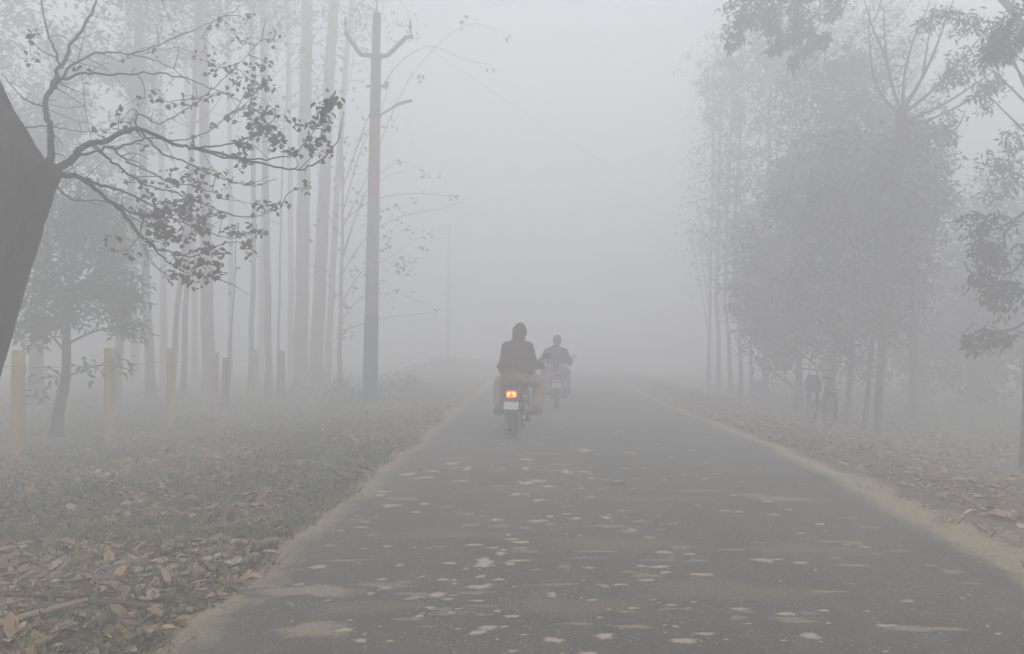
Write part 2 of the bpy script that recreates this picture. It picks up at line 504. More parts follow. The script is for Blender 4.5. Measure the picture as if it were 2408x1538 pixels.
def asphalt_color(nt, p):
    n1 = noise_node(nt, p, 1.1, 5, 0.6)
    n2 = noise_node(nt, p, 55, 4, 0.7)
    n3 = noise_node(nt, p, 7, 4, 0.6)
    c = ramp(nt, n2, [(0.3, (0.070, 0.064, 0.055)), (0.6, (0.125, 0.114, 0.096)), (0.78, (0.24, 0.213, 0.175))])
    dust = ramp(nt, n3, [(0.3, (0.145, 0.126, 0.100)), (0.7, (0.225, 0.19, 0.143))])
    f = math_n(nt, 'MULTIPLY', math_n(nt, 'SUBTRACT', n1, 0.42), 1.9, True)
    c = mixc(nt, math_n(nt, 'MULTIPLY', f, 0.6), c, dust)
    vo = nt.nodes.new('ShaderNodeTexVoronoi')
    vo.inputs['Scale'].default_value = 30
    nt.links.new(p, vo.inputs['Vector'])
    keep = math_n(nt, 'GREATER_THAN', noise_node(nt, p, 3.1, 3), 0.47)
    spot = math_n(nt, 'LESS_THAN', vo.outputs['Distance'], 0.20)
    spot = math_n(nt, 'MULTIPLY', math_n(nt, 'MULTIPLY', spot, keep), 0.75)
    c = mixc(nt, spot, c, (0.32, 0.29, 0.255))
    return c, n2, n3

def build_road():
    ys = np.concatenate([np.linspace(-38, 1.5, 30)[:-1], np.linspace(1.5, 40, 330)[:-1], np.linspace(40, 167.5, 60)])
    n = 25
    t = np.linspace(0, 1, n)
    EL, ER = edge_l(ys) - 0.03, edge_r(ys) + 0.03
    X = EL[:, None] + (ER - EL)[:, None] * t[None, :]
    Yg = np.repeat(ys[:, None], n, 1)
    Z = 0.012 + 0.02 * np.sin(np.pi * t)[None, :] ** 0.7 + 0 * X + 0.004 * np.sin(1.3 * X + 0.9 * Yg) * np.sin(2.1 * Yg)
    d = np.minimum(X - EL[:, None], ER[:, None] - X)
    V = np.stack([X.ravel(), Yg.ravel(), Z.ravel()], 1)
    i = np.arange((n - 1) * (len(ys) - 1))
    a = (i // (n - 1)) * n + i % (n - 1)
    q = np.stack([a, a + 1, a + n + 1, a + n], 1).ravel()
    me = np_mesh('road', V, q, np.full(len(i), 4), {'rim': d.ravel()}, True)
    m, nt, b = new_mat('asphalt')
    p = coords(nt, 'World')
    c, n2, n3 = asphalt_color(nt, p)
    at = nt.nodes.new('ShaderNodeAttribute'); at.attribute_name = 'rim'
    nn = math_n(nt, 'ADD', math_n(nt, 'MULTIPLY', n3, 0.30), math_n(nt, 'MULTIPLY', noise_node(nt, p, 28, 4, 0.7), 0.20))
    f = math_n(nt, 'SUBTRACT', math_n(nt, 'ADD', at.outputs['Fac'], 0.0), nn)
    f = math_n(nt, 'SUBTRACT', 1.0, math_n(nt, 'MULTIPLY', math_n(nt, 'ADD', f, 0.23), 5.0, True))
    sandc = ramp(nt, n2, [(0.25, (0.22, 0.172, 0.112)), (0.75, (0.39, 0.315, 0.212))])
    nt.links.new(mixc(nt, f, c, sandc), b.inputs['Base Color'])
    b.inputs['Roughness'].default_value = 0.9
    b.inputs['Specular IOR Level'].default_value = 0.2
    bump(nt, b, n2, 0.6, 0.008)
    return tag(link('road', me, m), 'narrow dusty asphalt road leading into the fog', None, None, 'structure')

road = build_road()

def road_z(x, y):
    el, er = float(edge_l(y)) - 0.03, float(edge_r(y)) + 0.03
    t = min(max((x - el) / (er - el), 0), 1)
    return 0.012 + 0.02 * math.sin(math.pi * t) ** 0.7 + 0.004 * math.sin(1.3 * x + 0.9 * y) * math.sin(2.1 * y)

def patch_mat(name, c1, c2, strength):
    m, nt, b = new_mat(name)
    p = coords(nt, 'World')
    c, n2, n3 = asphalt_color(nt, p)
    at = nt.nodes.new('ShaderNodeAttribute'); at.attribute_name = 'fade'
    nn = math_n(nt, 'ADD', math_n(nt, 'MULTIPLY', noise_node(nt, p, 11, 6, 0.75, 0.6), 1.3), math_n(nt, 'MULTIPLY', n2, 0.5))
    f = math_n(nt, 'ADD', at.outputs['Fac'], math_n(nt, 'SUBTRACT', nn, 0.90))
    f = math_n(nt, 'MULTIPLY', math_n(nt, 'MULTIPLY', math_n(nt, 'SUBTRACT', f, 0.24), 1.8, True), strength)
    pc = ramp(nt, n2, [(0.3, c2), (0.7, c1)])
    nt.links.new(mixc(nt, f, c, pc), b.inputs['Base Color'])
    b.inputs['Roughness'].default_value = 0.9
    b.inputs['Specular IOR Level'].default_value = 0.2
    bump(nt, b, n2, 0.6, 0.008)
    return m
M['patch_sand'] = patch_mat('patch_sand', (0.33, 0.265, 0.20), (0.22, 0.175, 0.13), 0.9)
M['patch_pale'] = patch_mat('patch_pale', (0.48, 0.415, 0.33), (0.34, 0.29, 0.23), 0.95)
M['patch_faint'] = patch_mat('patch_faint', (0.30, 0.275, 0.25), (0.22, 0.20, 0.18), 0.65)
M['patch_worn'] = patch_mat('patch_worn', (0.21, 0.178, 0.14), (0.15, 0.128, 0.10), 0.55)
M['patch_tar'] = patch_mat('patch_tar', (0.028, 0.027, 0.026), (0.04, 0.038, 0.036), 0.8)

def patch_geo(cx, cy_, w, l, dz, rag=0.32, seg=20):
    """a worn or crusted patch that follows the road surface: centre, solid ring, feathered ring"""
    ph = rng.uniform(0, 6.28, 4)
    pts, fade = [(cx, cy_, road_z(cx, cy_) + dz)], [1.0]
    for rr, fd, zz in ((0.45, 1.0, 0.8 * dz), (1.38, 0.0, -0.0004)):          # the rim sinks into the road: no step
        for k in range(seg):
            a = 2 * math.pi * k / seg
            q = 1 + rag * (math.sin(2 * a + ph[0]) * 0.6 + math.sin(3 * a + ph[1]) * 0.5 + math.sin(5 * a + ph[2]) * 0.4)
            x = cx + math.cos(a) * w / 2 * rr * q
            y = cy_ + math.sin(a) * l / 2 * rr * q
            pts.append((x, y, road_z(x, y) + zz)); fade.append(fd)
    fs = [(0, 1 + k, 1 + (k + 1) % seg) for k in range(seg)]
    fs += [(1 + k, 1 + seg + k, 1 + seg + (k + 1) % seg, 1 + (k + 1) % seg) for k in range(seg)]
    return pts, fade, fs

PATCHES = [  # px, py, width, height in the photograph, kind
    (735, 1399, 225, 34, 's'), (905, 1386, 130, 16, 'f'), (735, 1494, 185, 36, 's'),
    (1140, 1334, 48, 21, 'p'), (1128, 1392, 54, 14, 'p'), (1215, 1331, 60, 6, 'p'), (1130, 1367, 24, 7, 'p'), (748, 1340, 46, 9, 'p'),
    (708, 1346, 22, 6, 'f'), (958, 1178, 56, 11, 's'), (920, 1194, 54, 7, 'p'), (1000, 1129, 52, 6, 'p'), (1016, 1113, 42, 5, 'p'),
    (770, 1250, 38, 4, 'p'), (850, 1246, 42, 4, 'p'), (858, 1233, 36, 4, 'p'), (866, 1225, 44, 4, 'f'), (803, 1254, 20, 4, 'p'), (738, 1290, 22, 5, 'p'),
    (776, 1289, 32, 7, 's'), (876, 1266, 40, 8, 'f'), (1418, 1247, 44, 8, 'p'), (1392, 1178, 44, 5, 'p'), (1530, 1276, 32, 13, 's'),
    (1478, 1261, 54, 6, 's'), (1398, 1287, 40, 5, 'p'), (1508, 1236, 54, 5, 'f'), (1520, 1366, 60, 12, 's'), (1480, 1358, 38, 6, 's'), (1560, 1413, 44, 13, 's'),
    (1562, 1391, 60, 5, 'p'), (1580, 1436, 24, 6, 'p'), (1386, 1452, 66, 7, 'p'), (1470, 1452, 48, 6, 's'), (1298, 1415, 20, 6, 'p'), (1330, 1345, 34, 12, 'f'),
    (1418, 1389, 34, 6, 's'), (1840, 1180, 190, 13, 'f'), (1770, 1172, 90, 10, 'f'), (1955, 1281, 62, 6, 's'), (2010, 1284, 54, 9, 's'), (1995, 1224, 52, 5, 'f'),
    (2044, 1246, 66, 5, 'f'), (1870, 1473, 74, 13, 's'), (2190, 1492, 170, 13, 's'), (2120, 1488, 90, 12, 's'), (1735, 1466, 40, 12, 's'), (2110, 1302, 80, 7, 'f'),
    (2240, 1352, 60, 9, 'f'), (2190, 1338, 36, 6, 'f'), (1965, 1321, 44, 8, 'f'), (1452, 1146, 66, 14, 't'), (1490, 1220, 30, 6, 't'), (1420, 1302, 34, 9, 't'),
    (1180, 1246, 60, 9, 'f'), (1240, 1252, 40, 7, 'f'), (1110, 1243, 60, 9, 'f'), (1370, 1062, 44, 3, 'f'), (1320, 1098, 50, 5, 'f'), (1300, 1112, 70, 5, 'f'), (1175, 1112, 40, 4, 'f'),
    (1160, 1300, 26, 5, 'p'), (1225, 1301, 34, 4, 'p'), (1205, 1463, 34, 7, 'p'), (1265, 1352, 26, 5, 'f'), (950, 1378, 40, 9, 'f'), (940, 1339, 24, 5, 'p'), (900, 1372, 28, 5, 'p'),
    (1010, 1300, 26, 4, 'f'), (1040, 1446, 50, 9, 'f'), (1005, 1488, 36, 7, 'f'), (960, 1408, 66, 9, 'f'), (1135, 1460, 30, 8, 'f'), (960, 1470, 66, 7, 's'), (680, 1428, 22, 6, 'f'),
    (1640, 1330, 60, 7, 'f'), (1790, 1286, 50, 4, 'f'), (1905, 1455, 50, 6, 'f'), (1680, 1400, 34, 7, 'f'), (2060, 1310, 50, 6, 'f'), (1740, 1445, 40, 6, 'p'), (2285, 1380, 60, 6, 'f'),
]
for i in range(40):                                                  # faint dusty smears between the marked ones
    PATCHES.append((rng.uniform(800, 2050), 960 + 530 * rng.random() ** 0.8, rng.uniform(30, 130), rng.uniform(3, 10), 'f' if rng.random() < 0.8 else 's'))
PATCHES = [q for q in PATCHES if -1.5 < (q[0] - VX) / F * (CAMH * F / (q[1] - VY)) < 2.6]
PATCHES += [(rng.normal(1230, 170), 1040 + 450 * rng.random() ** 0.9, rng.uniform(14, 44), rng.uniform(4, 9), 'p') for i in range(45)]
PATCHES += [(1420, 1290, 330, 46, 'w'), (1700, 1400, 420, 60, 'w'), (1050, 1265, 260, 34, 'w'), (1230, 1160, 240, 22, 'w'), (1900, 1300, 300, 36, 'w'), (860, 1440, 260, 44, 'w'), (1560, 1180, 280, 20, 'w'), (1350, 1440, 300, 54, 'w'), (1150, 1090, 160, 12, 'w')]
KIND = {'w': 'patch_worn', 's': 'patch_sand', 'p': 'patch_pale', 'f': 'patch_faint', 't': 'patch_tar'}
for i, (px, py, w, h, k) in enumerate(PATCHES):
    Yp = CAMH * F / (py - VY)
    X0 = (px - VX) / F * Yp
    pts, fade, fs = patch_geo(X0, Yp, w * Yp / F, min(0.9 * h * Yp * Yp / (F * CAMH), 1.5), 0.003 + 0.00003 * i)
    me = np_mesh('patch', pts, [j for f in fs for j in f], [len(f) for f in fs], {'fade': fade}, True)
    o = link('patch', me, M[KIND[k]], road)
    if k == 't': o['label'] = 'dark tar stain'
allp, allf, alls, fad = [], [], [], []
for i in range(620):
    if i < 420: y = 3.0 + 10 * rng.random() ** 1.6
    else: y = 6 + 16 * rng.random()
    x = rng.uniform(-1.5, 2.6) if rng.random() < 0.4 else rng.normal(0.25, 0.75)
    if not -1.5 < x < 2.6: continue
    s = 0.014 + 0.055 * rng.random() ** 3.5
    pts, fade, fs = patch_geo(x, y, s * rng.uniform(1, 2.6), s * rng.uniform(0.8, 1.5), 0.0030 + 0.000002 * i, 0.3, 10)
    b0 = len(allp)
    allp += pts; fad += fade
    for f in fs: allf += [b0 + j for j in f]; alls.append(len(f))
link('flecks', np_mesh('flecks', allp, allf, alls, {'fade': fad}, True), M['patch_pale'], road)['kind'] = 'stuff'

# ------------------------------------------------------------------ leaves (vectorised)
def leaf_arrays(P, size, aspect=0.45, droop=0.0, jitter=0.35, flat=None, curl=0.0, six=False, fold=0.12):
    """P: (n,3) base points. Returns verts, loops, sizes of folded leaves."""
    n = len(P)
    d = rng.normal(size=(n, 3))
    d[:, 2] = d[:, 2] * 0.7 - droop
    if flat is not None: d[:, 2] = rng.normal(size=n) * flat
    d /= np.linalg.norm(d, axis=1)[:, None] + 1e-9
    up = np.tile(np.array([0, 0, 1.0]), (n, 1)) + rng.normal(size=(n, 3)) * (0.5 if flat is None else flat * 1.2)
    s = np.cross(d, up)
    s /= np.linalg.norm(s, axis=1)[:, None] + 1e-9
    nn = np.cross(s, d)
    L = size * rng.uniform(1 - jitter, 1 + jitter, n)[:, None]
    W = L * aspect * rng.uniform(0.8, 1.2, n)[:, None]
    c = (fold + curl * (rng.random(n)[:, None] - 0.25)) * L
    a = P
    if six:
        V = np.stack([a, a + d * L * 0.28 + s * W * 0.42 + nn * c, a + d * L * 0.66 + s * W * 0.40 + nn * c * 0.8, a + d * L - nn * c * 0.5,
                      a + d * L * 0.66 - s * W * 0.40 + nn * c * 0.8, a + d * L * 0.28 - s * W * 0.42 + nn * c], 1).reshape(-1, 3)
        b = np.arange(n)[:, None] * 6
        loops = np.concatenate([b + np.array([[0, 1, 2, 3]]), b + np.array([[0, 3, 4, 5]])], 1).ravel()
        return V, loops, np.full(2 * n, 4)
    V = np.stack([a, a + d * L * 0.45 + s * W * 0.5 + nn * c, a + d * L, a + d * L * 0.45 - s * W * 0.5 + nn * c], 1).reshape(-1, 3)
    b = np.arange(n)[:, None] * 4
    loops = np.concatenate([b + np.array([[0, 1, 2]]), b + np.array([[0, 2, 3]])], 1).ravel()
    return V, loops, np.full(2 * n, 3)

def clump_points(c, r, n, clumps=20, spread=0.16, shell=0.45, ragged=1.0):
    """points in leaf clumps spread through an ellipsoid, denser towards its skin"""
    c, r = np.array(c, float), np.array(r, float)
    u = rng.normal(size=(clumps, 3)); u /= np.linalg.norm(u, axis=1)[:, None]
    k = (shell + (ragged - shell) * rng.random(clumps) ** (0.6 if ragged <= 1 else 1.1))[:, None]
    cc = c + u * k * r
    w = rng.random(clumps) ** 1.5 + 0.15
    idx = rng.choice(clumps, n, p=w / w.sum())
    return cc[idx] + rng.normal(size=(n, 3)) * spread * r.mean() * rng.uniform(0.5, 1.2, clumps)[idx][:, None], cc

def leaf_obj(name, P, size, mat, parent, **kw):
    V, l, s = leaf_arrays(np.asarray(P, float), size, **kw)
    o = link(name, np_mesh(name, V, l, s), mat, parent)
    return o

def smooth_path(pts, n=5):
    """Catmull-Rom through the points"""
    p = [Vector(q) for q in pts]
    p = [p[0] * 2 - p[1]] + p + [p[-1] * 2 - p[-2]]
    out = []
    for i in range(1, len(p) - 2):
        for k in range(n):
            t = k / n
            a, b, c, d = p[i - 1], p[i], p[i + 1], p[i + 2]
            out.append(0.5 * ((2 * b) + (c - a) * t + (2 * a - 5 * b + 4 * c - d) * t * t + (3 * b - a - 3 * c + d) * t ** 3))
    out.append(p[-2])
    return out

def taper(n, a, b, e=1.0):
    return [a + (b - a) * (k / (n - 1)) ** e for k in range(n)]

# ------------------------------------------------------------------ fog
hz = MB().box((0, 65, 9.3), (242, 212, 24.6)).build('haze', None, smooth=False)
fm = bpy.data.materials.new('fog_air'); fm.use_nodes = True
fm.node_tree.nodes.clear()
pv = fm.node_tree.nodes.new('ShaderNodeVolumePrincipled')
pv.inputs['Color'].default_value = (0.985, 0.987, 0.992, 1)
pv.inputs['Density'].default_value = FOG
pv.inputs['Anisotropy'].default_value = 0.05
fo = fm.node_tree.nodes.new('ShaderNodeOutputMaterial')
fm.node_tree.links.new(pv.outputs[0], fo.inputs['Volume'])
hz.data.materials.append(fm)
hz['kind'] = 'stuff'
hz['label'] = 'dense pale morning fog over the road and trees'

# ------------------------------------------------------------------ utility pole beside the road
def utility_pole(base, lean):
    t = tag(empty('utility_pole', base), 'tall street pole with teal foot, red band, V arms and lamp, on the left verge', 'utility pole')
    H = 8.85
    secs = [(-0.15, 2.02, 0.172, 0.160, 'pole_teal', 'dark teal painted foot'), (2.02, 3.1, 0.156, 0.148, 'pole_grey', 'pale grey band'), (3.1, 4.66, 0.148, 0.137, 'pole_grey', 'pale grey band'),
            (4.66, 6.45, 0.133, 0.122, 'pole_red', 'faded red band'), (6.45, 7.85, 0.121, 0.112, 'pole_dull', 'grey band'), (7.85, H, 0.098, 0.092, 'pole_dull', 'grey top')]
    def at(z): return Vector((lean * z, 0, z))
    for (a, b, ra, rb, m, lab) in secs:
        o = MB().tube([at(a), at((a + b) / 2), at(b)], [ra, (ra + rb) / 2, rb], 16).build('pole_section', M[m], t)
        o['label'] = lab
    MB().tube([at(H), at(H + 0.03)], [0.10, 0.075], 14).build('pole_cap', M['pole_dull'], t)
    MB().tube([at(H + 0.03), at(H + 0.55)], [0.016, 0.01], 6).build('pole_spike', M['steel_dark'], t)
    c = at(7.88)
    arm = MB()
    arm.tube([c + Vector((-0.66, -0.13, 0.50)), c + Vector((-0.32, -0.13, 0.02)), c + Vector((-0.25, -0.13, 0)), c + Vector((0.22, -0.13, -0.02)), c + Vector((0.30, -0.13, 0)), c + Vector((0.70, -0.13, 0.40)), c + Vector((0.86, -0.13, 0.41))], 0.052, 8)
    a = arm.build('cross_arm', M['pole_dull'], t)
    MB().ring(c + Vector((0, 0, 0)), 'z', 0.125, 0.02, 20, 6, 2.0).build('clamp', M['steel_dark'], a)
    for x, z in ((-0.66, 0.50), (0.80, 0.42)):
        p = c + Vector((x, -0.13, z))
        ins = MB().tube([p, p + Vector((0, 0, 0.16)), p + Vector((0, 0, 0.17)), p + Vector((0, 0, 0.24)), p + Vector((0, 0, 0.25)), p + Vector((0, 0, 0.38))], [0.016, 0.016, 0.036, 0.04, 0.022, 0.012], 8)
        ins.build('insulator', M['steel_dark'], t)
    c2 = at(7.22)
    br = MB().box(c2 + Vector((0, 0, 0)), (0.42, 0.05, 0.05)).build('bracket', M['steel_dark'], t, bevel=0.006)
    MB().tube([c2 + Vector((0.24, 0, -0.06)), c2 + Vector((0.24, 0, 0.02)), c2 + Vector((0.26, 0, 0.1))], [0.03, 0.035, 0.05], 8).build('insulator', M['steel_dark'], t)
    c3 = at(6.55)
    la = MB().tube(smooth_path([c3 + Vector((0.10, 0, 0)), c3 + Vector((0.28, -0.04, 0.10)), c3 + Vector((0.48, -0.08, 0.20))]), 0.026, 8).build('lamp_arm', M['pole_dull'], t)
    hd = MB().tube(smooth_path([c3 + Vector((0.42, -0.07, 0.17)), c3 + Vector((0.52, -0.09, 0.225)), c3 + Vector((0.66, -0.11, 0.265)), c3 + Vector((0.82, -0.13, 0.30)), c3 + Vector((0.86, -0.135, 0.31))], 4), taper(17, 0.03, 0.05, 0.3), 10, flat=0.7)
    h = hd.build('lamp_head', M['pole_dull'], la)
    MB().ring(c3 + Vector((0, 0, -0.02)), 'z', 0.128, 0.016, 20, 6, 2.0).build('clamp', M['steel_dark'], la)
    return t, [c + Vector((-0.66, -0.13, 0.88)), c + Vector((0.80, -0.13, 0.80)), c2 + Vector((0.26, 0, 0.1)), at(H + 0.1)]

bx, by = PX(870, 958, 17.6).x, 17.6
pole, hooks = utility_pole((bx, by, float(gz(bx, by))), 0.0175)
pw = [Vector(h) + pole.location for h in hooks]
# far pole on the rise, faint in the fog
fx, fy = PX(1054, 840, 44).x, 44.0
fp = tag(empty('utility_pole', (fx, fy, float(gz(fx, fy)))), 'faint far pole standing on the grassy rise behind the near pole', 'utility pole')
MB().tube([(0, 0, -0.2), (0.03, 0, 3), (0.09, 0, 7.6)], [0.15, 0.13, 0.10], 12).build('shaft', M['pole_grey'], fp)
MB().box((0.09, 0, 7.1), (1.3, 0.06, 0.06)).build('cross_arm', M['pole_grey'], fp, bevel=0.01)
for x in (-0.6, 0.0, 0.6):
    MB().tube([(0.09 + x, 0, 7.15), (0.09 + x, 0, 7.3), (0.09 + x, 0, 7.4)], [0.02, 0.04, 0.02], 8).build('insulator', M['steel_dark'], fp)

def wire(a, b, sag, label, r=0.0032):
    a, b = Vector(a), Vector(b)
    pts = [a.lerp(b, k / 24) - Vector((0, 0, sag * 4 * (k / 24) * (1 - k / 24))) for k in range(25)]
    tag(MB().tube(pts, r, 5).build('overhead_wire', M['wire']), label, 'wire', 'overhead wires on the poles')
far = [fp.matrix_basis @ Vector((0.09 + x, 0, 7.4)) for x in (-0.6, 0.6, 0.0)]
wire(pw[0], (pw[0].x - 1.4, -30, pw[0].z + 0.4), 0.5, 'thin wire running overhead from the left arm tip of the near pole')
wire(pw[1], (pw[1].x - 0.9, -30, pw[1].z + 0.6), 0.4, 'thin wire running overhead from the right arm tip of the near pole')
wire(pw[0], far[0], 0.35, 'thin wire from the left arm tip towards the far pole')
wire(pw[2], far[1], 0.45, 'thin wire from the small bracket above the lamp towards the far pole')
wire(pw[1] - Vector((0, 0, 0.36)), (15.5, 45, 6.8), 0.9, 'thin wire sagging across the road from the right arm of the near pole')

# ------------------------------------------------------------------ near tree at the left edge: trunk, limbs, twigs, leaves
def near_left_tree():
    Y0 = 6.0
    base = PX(-95, 1150, Y0); base.z = float(gz(base.x, base.y))
    t = tag(empty('roadside_tree', base), 'dark thick tree at the left edge with bare limbs and few leaves', 'tree')
    def q(px, py, dy=0.0): return PX(px, py, Y0 + dy) - base
    tr = MB()
    path = [q(-205, 1200), q(-180, 1060), q(-144, 920), q(-106, 790), q(-58, 640), q(-12, 500), q(14, 430), q(4, 350), q(-42, 250), q(-85, 120), q(-135, -60), q(-165, -250)]
    sp = smooth_path(path, 14)
    rr = np.interp(np.linspace(0, 1, len(sp)), [0, 0.09, 0.18, 0.45, 0.56, 0.63, 0.75, 1.0], [0.50, 0.41, 0.37, 0.335, 0.315, 0.23, 0.17, 0.10])
    tr.tube(sp, list(rr), 64)
    trunk = MB()
    trunk.v, trunk.f = tr.v, tr.f
    nv = []
    for (x, y, z) in trunk.v:                                          # bark ridges
        p_ = Vector((x * 9, y * 9, z * 1.6))
        k = 0.030 * mnoise.noise(p_) + 0.016 * mnoise.noise(p_ * 2.3) + 0.03 * mnoise.noise(Vector((x * 2, y * 2, z * 1.3)))
        nv.append((x + k * 0.8, y - abs(k) * 0.8, z + 0.3 * k))
    trunk.v = nv
    tk = trunk.build('trunk', M['bark_dark'], t)
    kn = MB().tube(smooth_path([q(45, 450), q(80, 425), q(112, 402), q(128, 392)], 4), taper(13, 0.235, 0.06, 0.9), 14)
    kn.build('branch_collar', M['bark_dark'], tk)
    limbs = []
    def limb(pts, r0, r1, dy0=0, dy1=0):
        n = len(pts)
        dy1 += 2.2; dy0 += 0.9 if dy0 else 0.15
        p = smooth_path([q(a, b, dy0 + (dy1 - dy0) * i / (n - 1)) for i, (a, b) in enumerate(pts)], 5)
        p = [v + Vector((random.gauss(0, 0.006), random.gauss(0, 0.01), random.gauss(0, 0.006))) for v in p]
        MB().tube(p, taper(len(p), r0 * 0.60, r1 * 0.75, 0.6), 8).build('branch', M['bark_dark'], t)
        limbs.append(p)
        return p
    limb([(112, 395), (122, 340), (112, 280), (108, 240), (122, 205), (142, 160), (165, 110), (195, 65), (220, 20), (235, -60)], 0.055, 0.014, 0, 0.5)
    limb([(122, 205), (150, 185), (200, 172), (260, 176), (340, 172), (420, 180), (490, 205), (540, 225)], 0.03, 0.005, 0.1, -0.4)
    limb([(118, 215), (160, 165), (215, 128), (270, 124), (330, 130), (400, 158), (450, 200)], 0.026, 0.005, 0.1, 0.6)
    limb([(145, 160), (120, 100), (105, 50), (95, -20)], 0.022, 0.008, 0.2, 0.5)
    limb([(122, 400), (155, 385), (180, 362), (198, 343), (250, 331), (290, 312), (322, 303), (365, 316), (410, 338), (455, 348), (520, 362), (610, 384), (690, 398), (745, 384), (785, 345), (800, 310)], 0.06, 0.006, 0, -0.9)
    limb([(455, 348), (520, 343), (570, 330), (620, 305), (650, 270)], 0.016, 0.004, -0.4, -0.6)
    limb([(455, 348), (540, 372), (600, 375), (660, 372), (705, 352), (740, 300), (770, 235)], 0.018, 0.004, -0.4, -1.0)
    limb([(325, 303), (345, 325), (385, 362), (440, 385), (500, 410), (545, 428), (600, 436), (650, 420)], 0.022, 0.004, -0.2, -0.1)
    limb([(180, 366), (235, 352), (300, 338), (350, 325), (410, 330), (470, 318), (540, 270), (580, 220), (600, 180)], 0.022, 0.004, 0, 0.8)
    limb([(322, 303), (320, 270), (340, 275), (370, 290), (395, 282), (440, 255), (480, 225), (520, 190), (560, 150), (610, 100), (645, 90)], 0.016, 0.004, -0.2, 0.5)
    limb([(122, 415), (160, 412), (192, 420), (232, 452), (270, 482), (298, 510), (330, 552), (362, 582), (400, 592), (455, 603), (520, 575), (580, 570)], 0.045, 0.004, 0, -0.7)
    limb([(362, 582), (392, 612), (430, 636), (480, 652), (525, 655)], 0.014, 0.004, -0.4, -0.6)
    limb([(192, 420), (250, 440), (310, 458), (370, 490), (430, 525), (490, 548), (545, 560), (600, 545)], 0.026, 0.004, 0, 0.2)
    limb([(235, 355), (275, 388), (320, 420), (380, 445), (440, 462), (510, 492), (580, 510), (660, 490)], 0.02, 0.004, 0, -0.4)
    limb([(270, 482), (330, 505), (390, 512), (450, 518), (520, 505), (590, 512)], 0.02, 0.004, -0.1, 0.3)
    limb([(265, 345), (300, 380), (345, 400), (400, 430), (470, 440), (540, 470), (600, 480)], 0.016, 0.004, 0, 0.5)
    limb([(130, 440), (180, 470), (250, 475), (300, 520), (330, 570), (360, 620), (395, 655)], 0.016, 0.004, 0.2, 0.5)
    limb([(60, 300), (108, 296), (150, 302), (200, 310), (260, 305)], 0.014, 0.004, 0.1, 0.4)
    limb([(108, 250), (70, 240), (40, 215), (10, 180)], 0.016, 0.006, 0.2, 0.5)
    limb([(300, 130), (360, 110), (430, 80), (500, 50), (560, 20)], 0.012, 0.004, 0.6, 0.9)
    # leafy tips: (px, py, spread, leaves, depth offset)
    tips = [(640, 95, 14, 6, 0.4), (565, 100, 34, 12, 0.5), (625, 150, 20, 9, 0.3), (560, 185, 40, 26, 0.4), (515, 160, 40, 14, 0.4), (600, 200, 28, 26, 0.3), (590, 230, 26, 16, 0.2), (480, 240, 32, 12, 0.5), (560, 255, 40, 24, 0.1), (620, 270, 32, 30, -0.4), (605, 300, 26, 26, -0.5),
            (655, 330, 20, 14, -0.6), (640, 345, 26, 14, -0.6), (570, 345, 12, 20, -0.6), (570, 382, 12, 18, -0.6), (720, 295, 18, 16, -0.9), (755, 290, 14, 9, -1.0), (775, 235, 14, 22, -1.0), (760, 265, 12, 18, -1.0), (750, 335, 22, 12, -0.9), (720, 350, 20, 10, -0.9), (690, 360, 18, 8, -0.9), (762, 372, 8, 5, -0.9),
            (720, 440, 12, 12, -0.2), (650, 485, 20, 10, -0.4), (600, 478, 26, 8, -0.2), (545, 430, 26, 10, 0), (500, 395, 40, 12, -0.1), (440, 415, 34, 20, 0), (405, 425, 16, 16, 0), (470, 470, 40, 18, 0), (410, 480, 34, 34, 0), (440, 480, 20, 26, -0.1), (370, 520, 30, 34, 0), (345, 505, 22, 22, 0), (385, 545, 20, 22, -0.2),
            (450, 515, 30, 26, 0), (500, 505, 24, 18, 0), (480, 540, 26, 20, 0.1), (545, 545, 24, 14, 0.1), (600, 545, 24, 20, 0.1), (585, 578, 14, 14, -0.7), (420, 560, 26, 10, -0.3), (455, 590, 30, 14, -0.6), (500, 595, 20, 12, -0.6), (425, 610, 22, 18, -0.5), (480, 620, 30, 20, -0.6), (430, 645, 18, 14, -0.5), (405, 655, 14, 12, 0.4), (490, 650, 22, 14, -0.6), (520, 640, 12, 8, -0.6),
            (300, 430, 40, 10, 0.2), (260, 300, 60, 10, 0.3), (200, 250, 80, 10, 0.5), (340, 230, 50, 10, 0.4), (400, 240, 40, 10, 0.4), (285, 285, 12, 5, 0.1), (70, 90, 40, 10, 0.6), (330, 560, 30, 12, 0), (300, 590, 40, 12, 0.3), (360, 470, 30, 14, 0), (420, 110, 60, 8, 0.8), (480, 90, 40, 8, 0.8), (580, 50, 20, 6, 0.9)]
    allb = np.array([tuple(v) for l in limbs for v in l])
    tw = MB()
    LP = []
    for (px, py, sp_, n, dy) in tips:
        n = int(n * 1.3)
        dy += 2.0 * min(1, max(0.3, (px - 120) / 350)); c = q(px, py, dy)
        d = np.linalg.norm(allb - np.array(c), axis=1)
        st = Vector(allb[int(d.argmin())])
        mid = st.lerp(c, 0.5) + Vector((random.gauss(0, 0.05), random.gauss(0, 0.05), random.gauss(0.02, 0.05)))
        tw.tube(smooth_path([st, mid, c], 4), taper(9, 0.0055, 0.003), 5)
        s = sp_ * Y0 / F
        m = max(3, n // 4)
        ends = []
        for k in range(m):
            e = c + Vector((random.gauss(0, s), random.gauss(0, s * 1.2), random.gauss(0, s * 0.8)))
            md = c.lerp(e, 0.5) + Vector((0, 0, random.uniform(-0.03, 0.04)))
            tw.tube([c, md, e], [0.003, 0.0024, 0.0018], 4, False)
            ends += [e, md]
        for k in range(n):
            e = random.choice(ends)
            LP.append(tuple(e + Vector((random.gauss(0, 0.028), random.gauss(0, 0.03), random.gauss(0, 0.028)))))
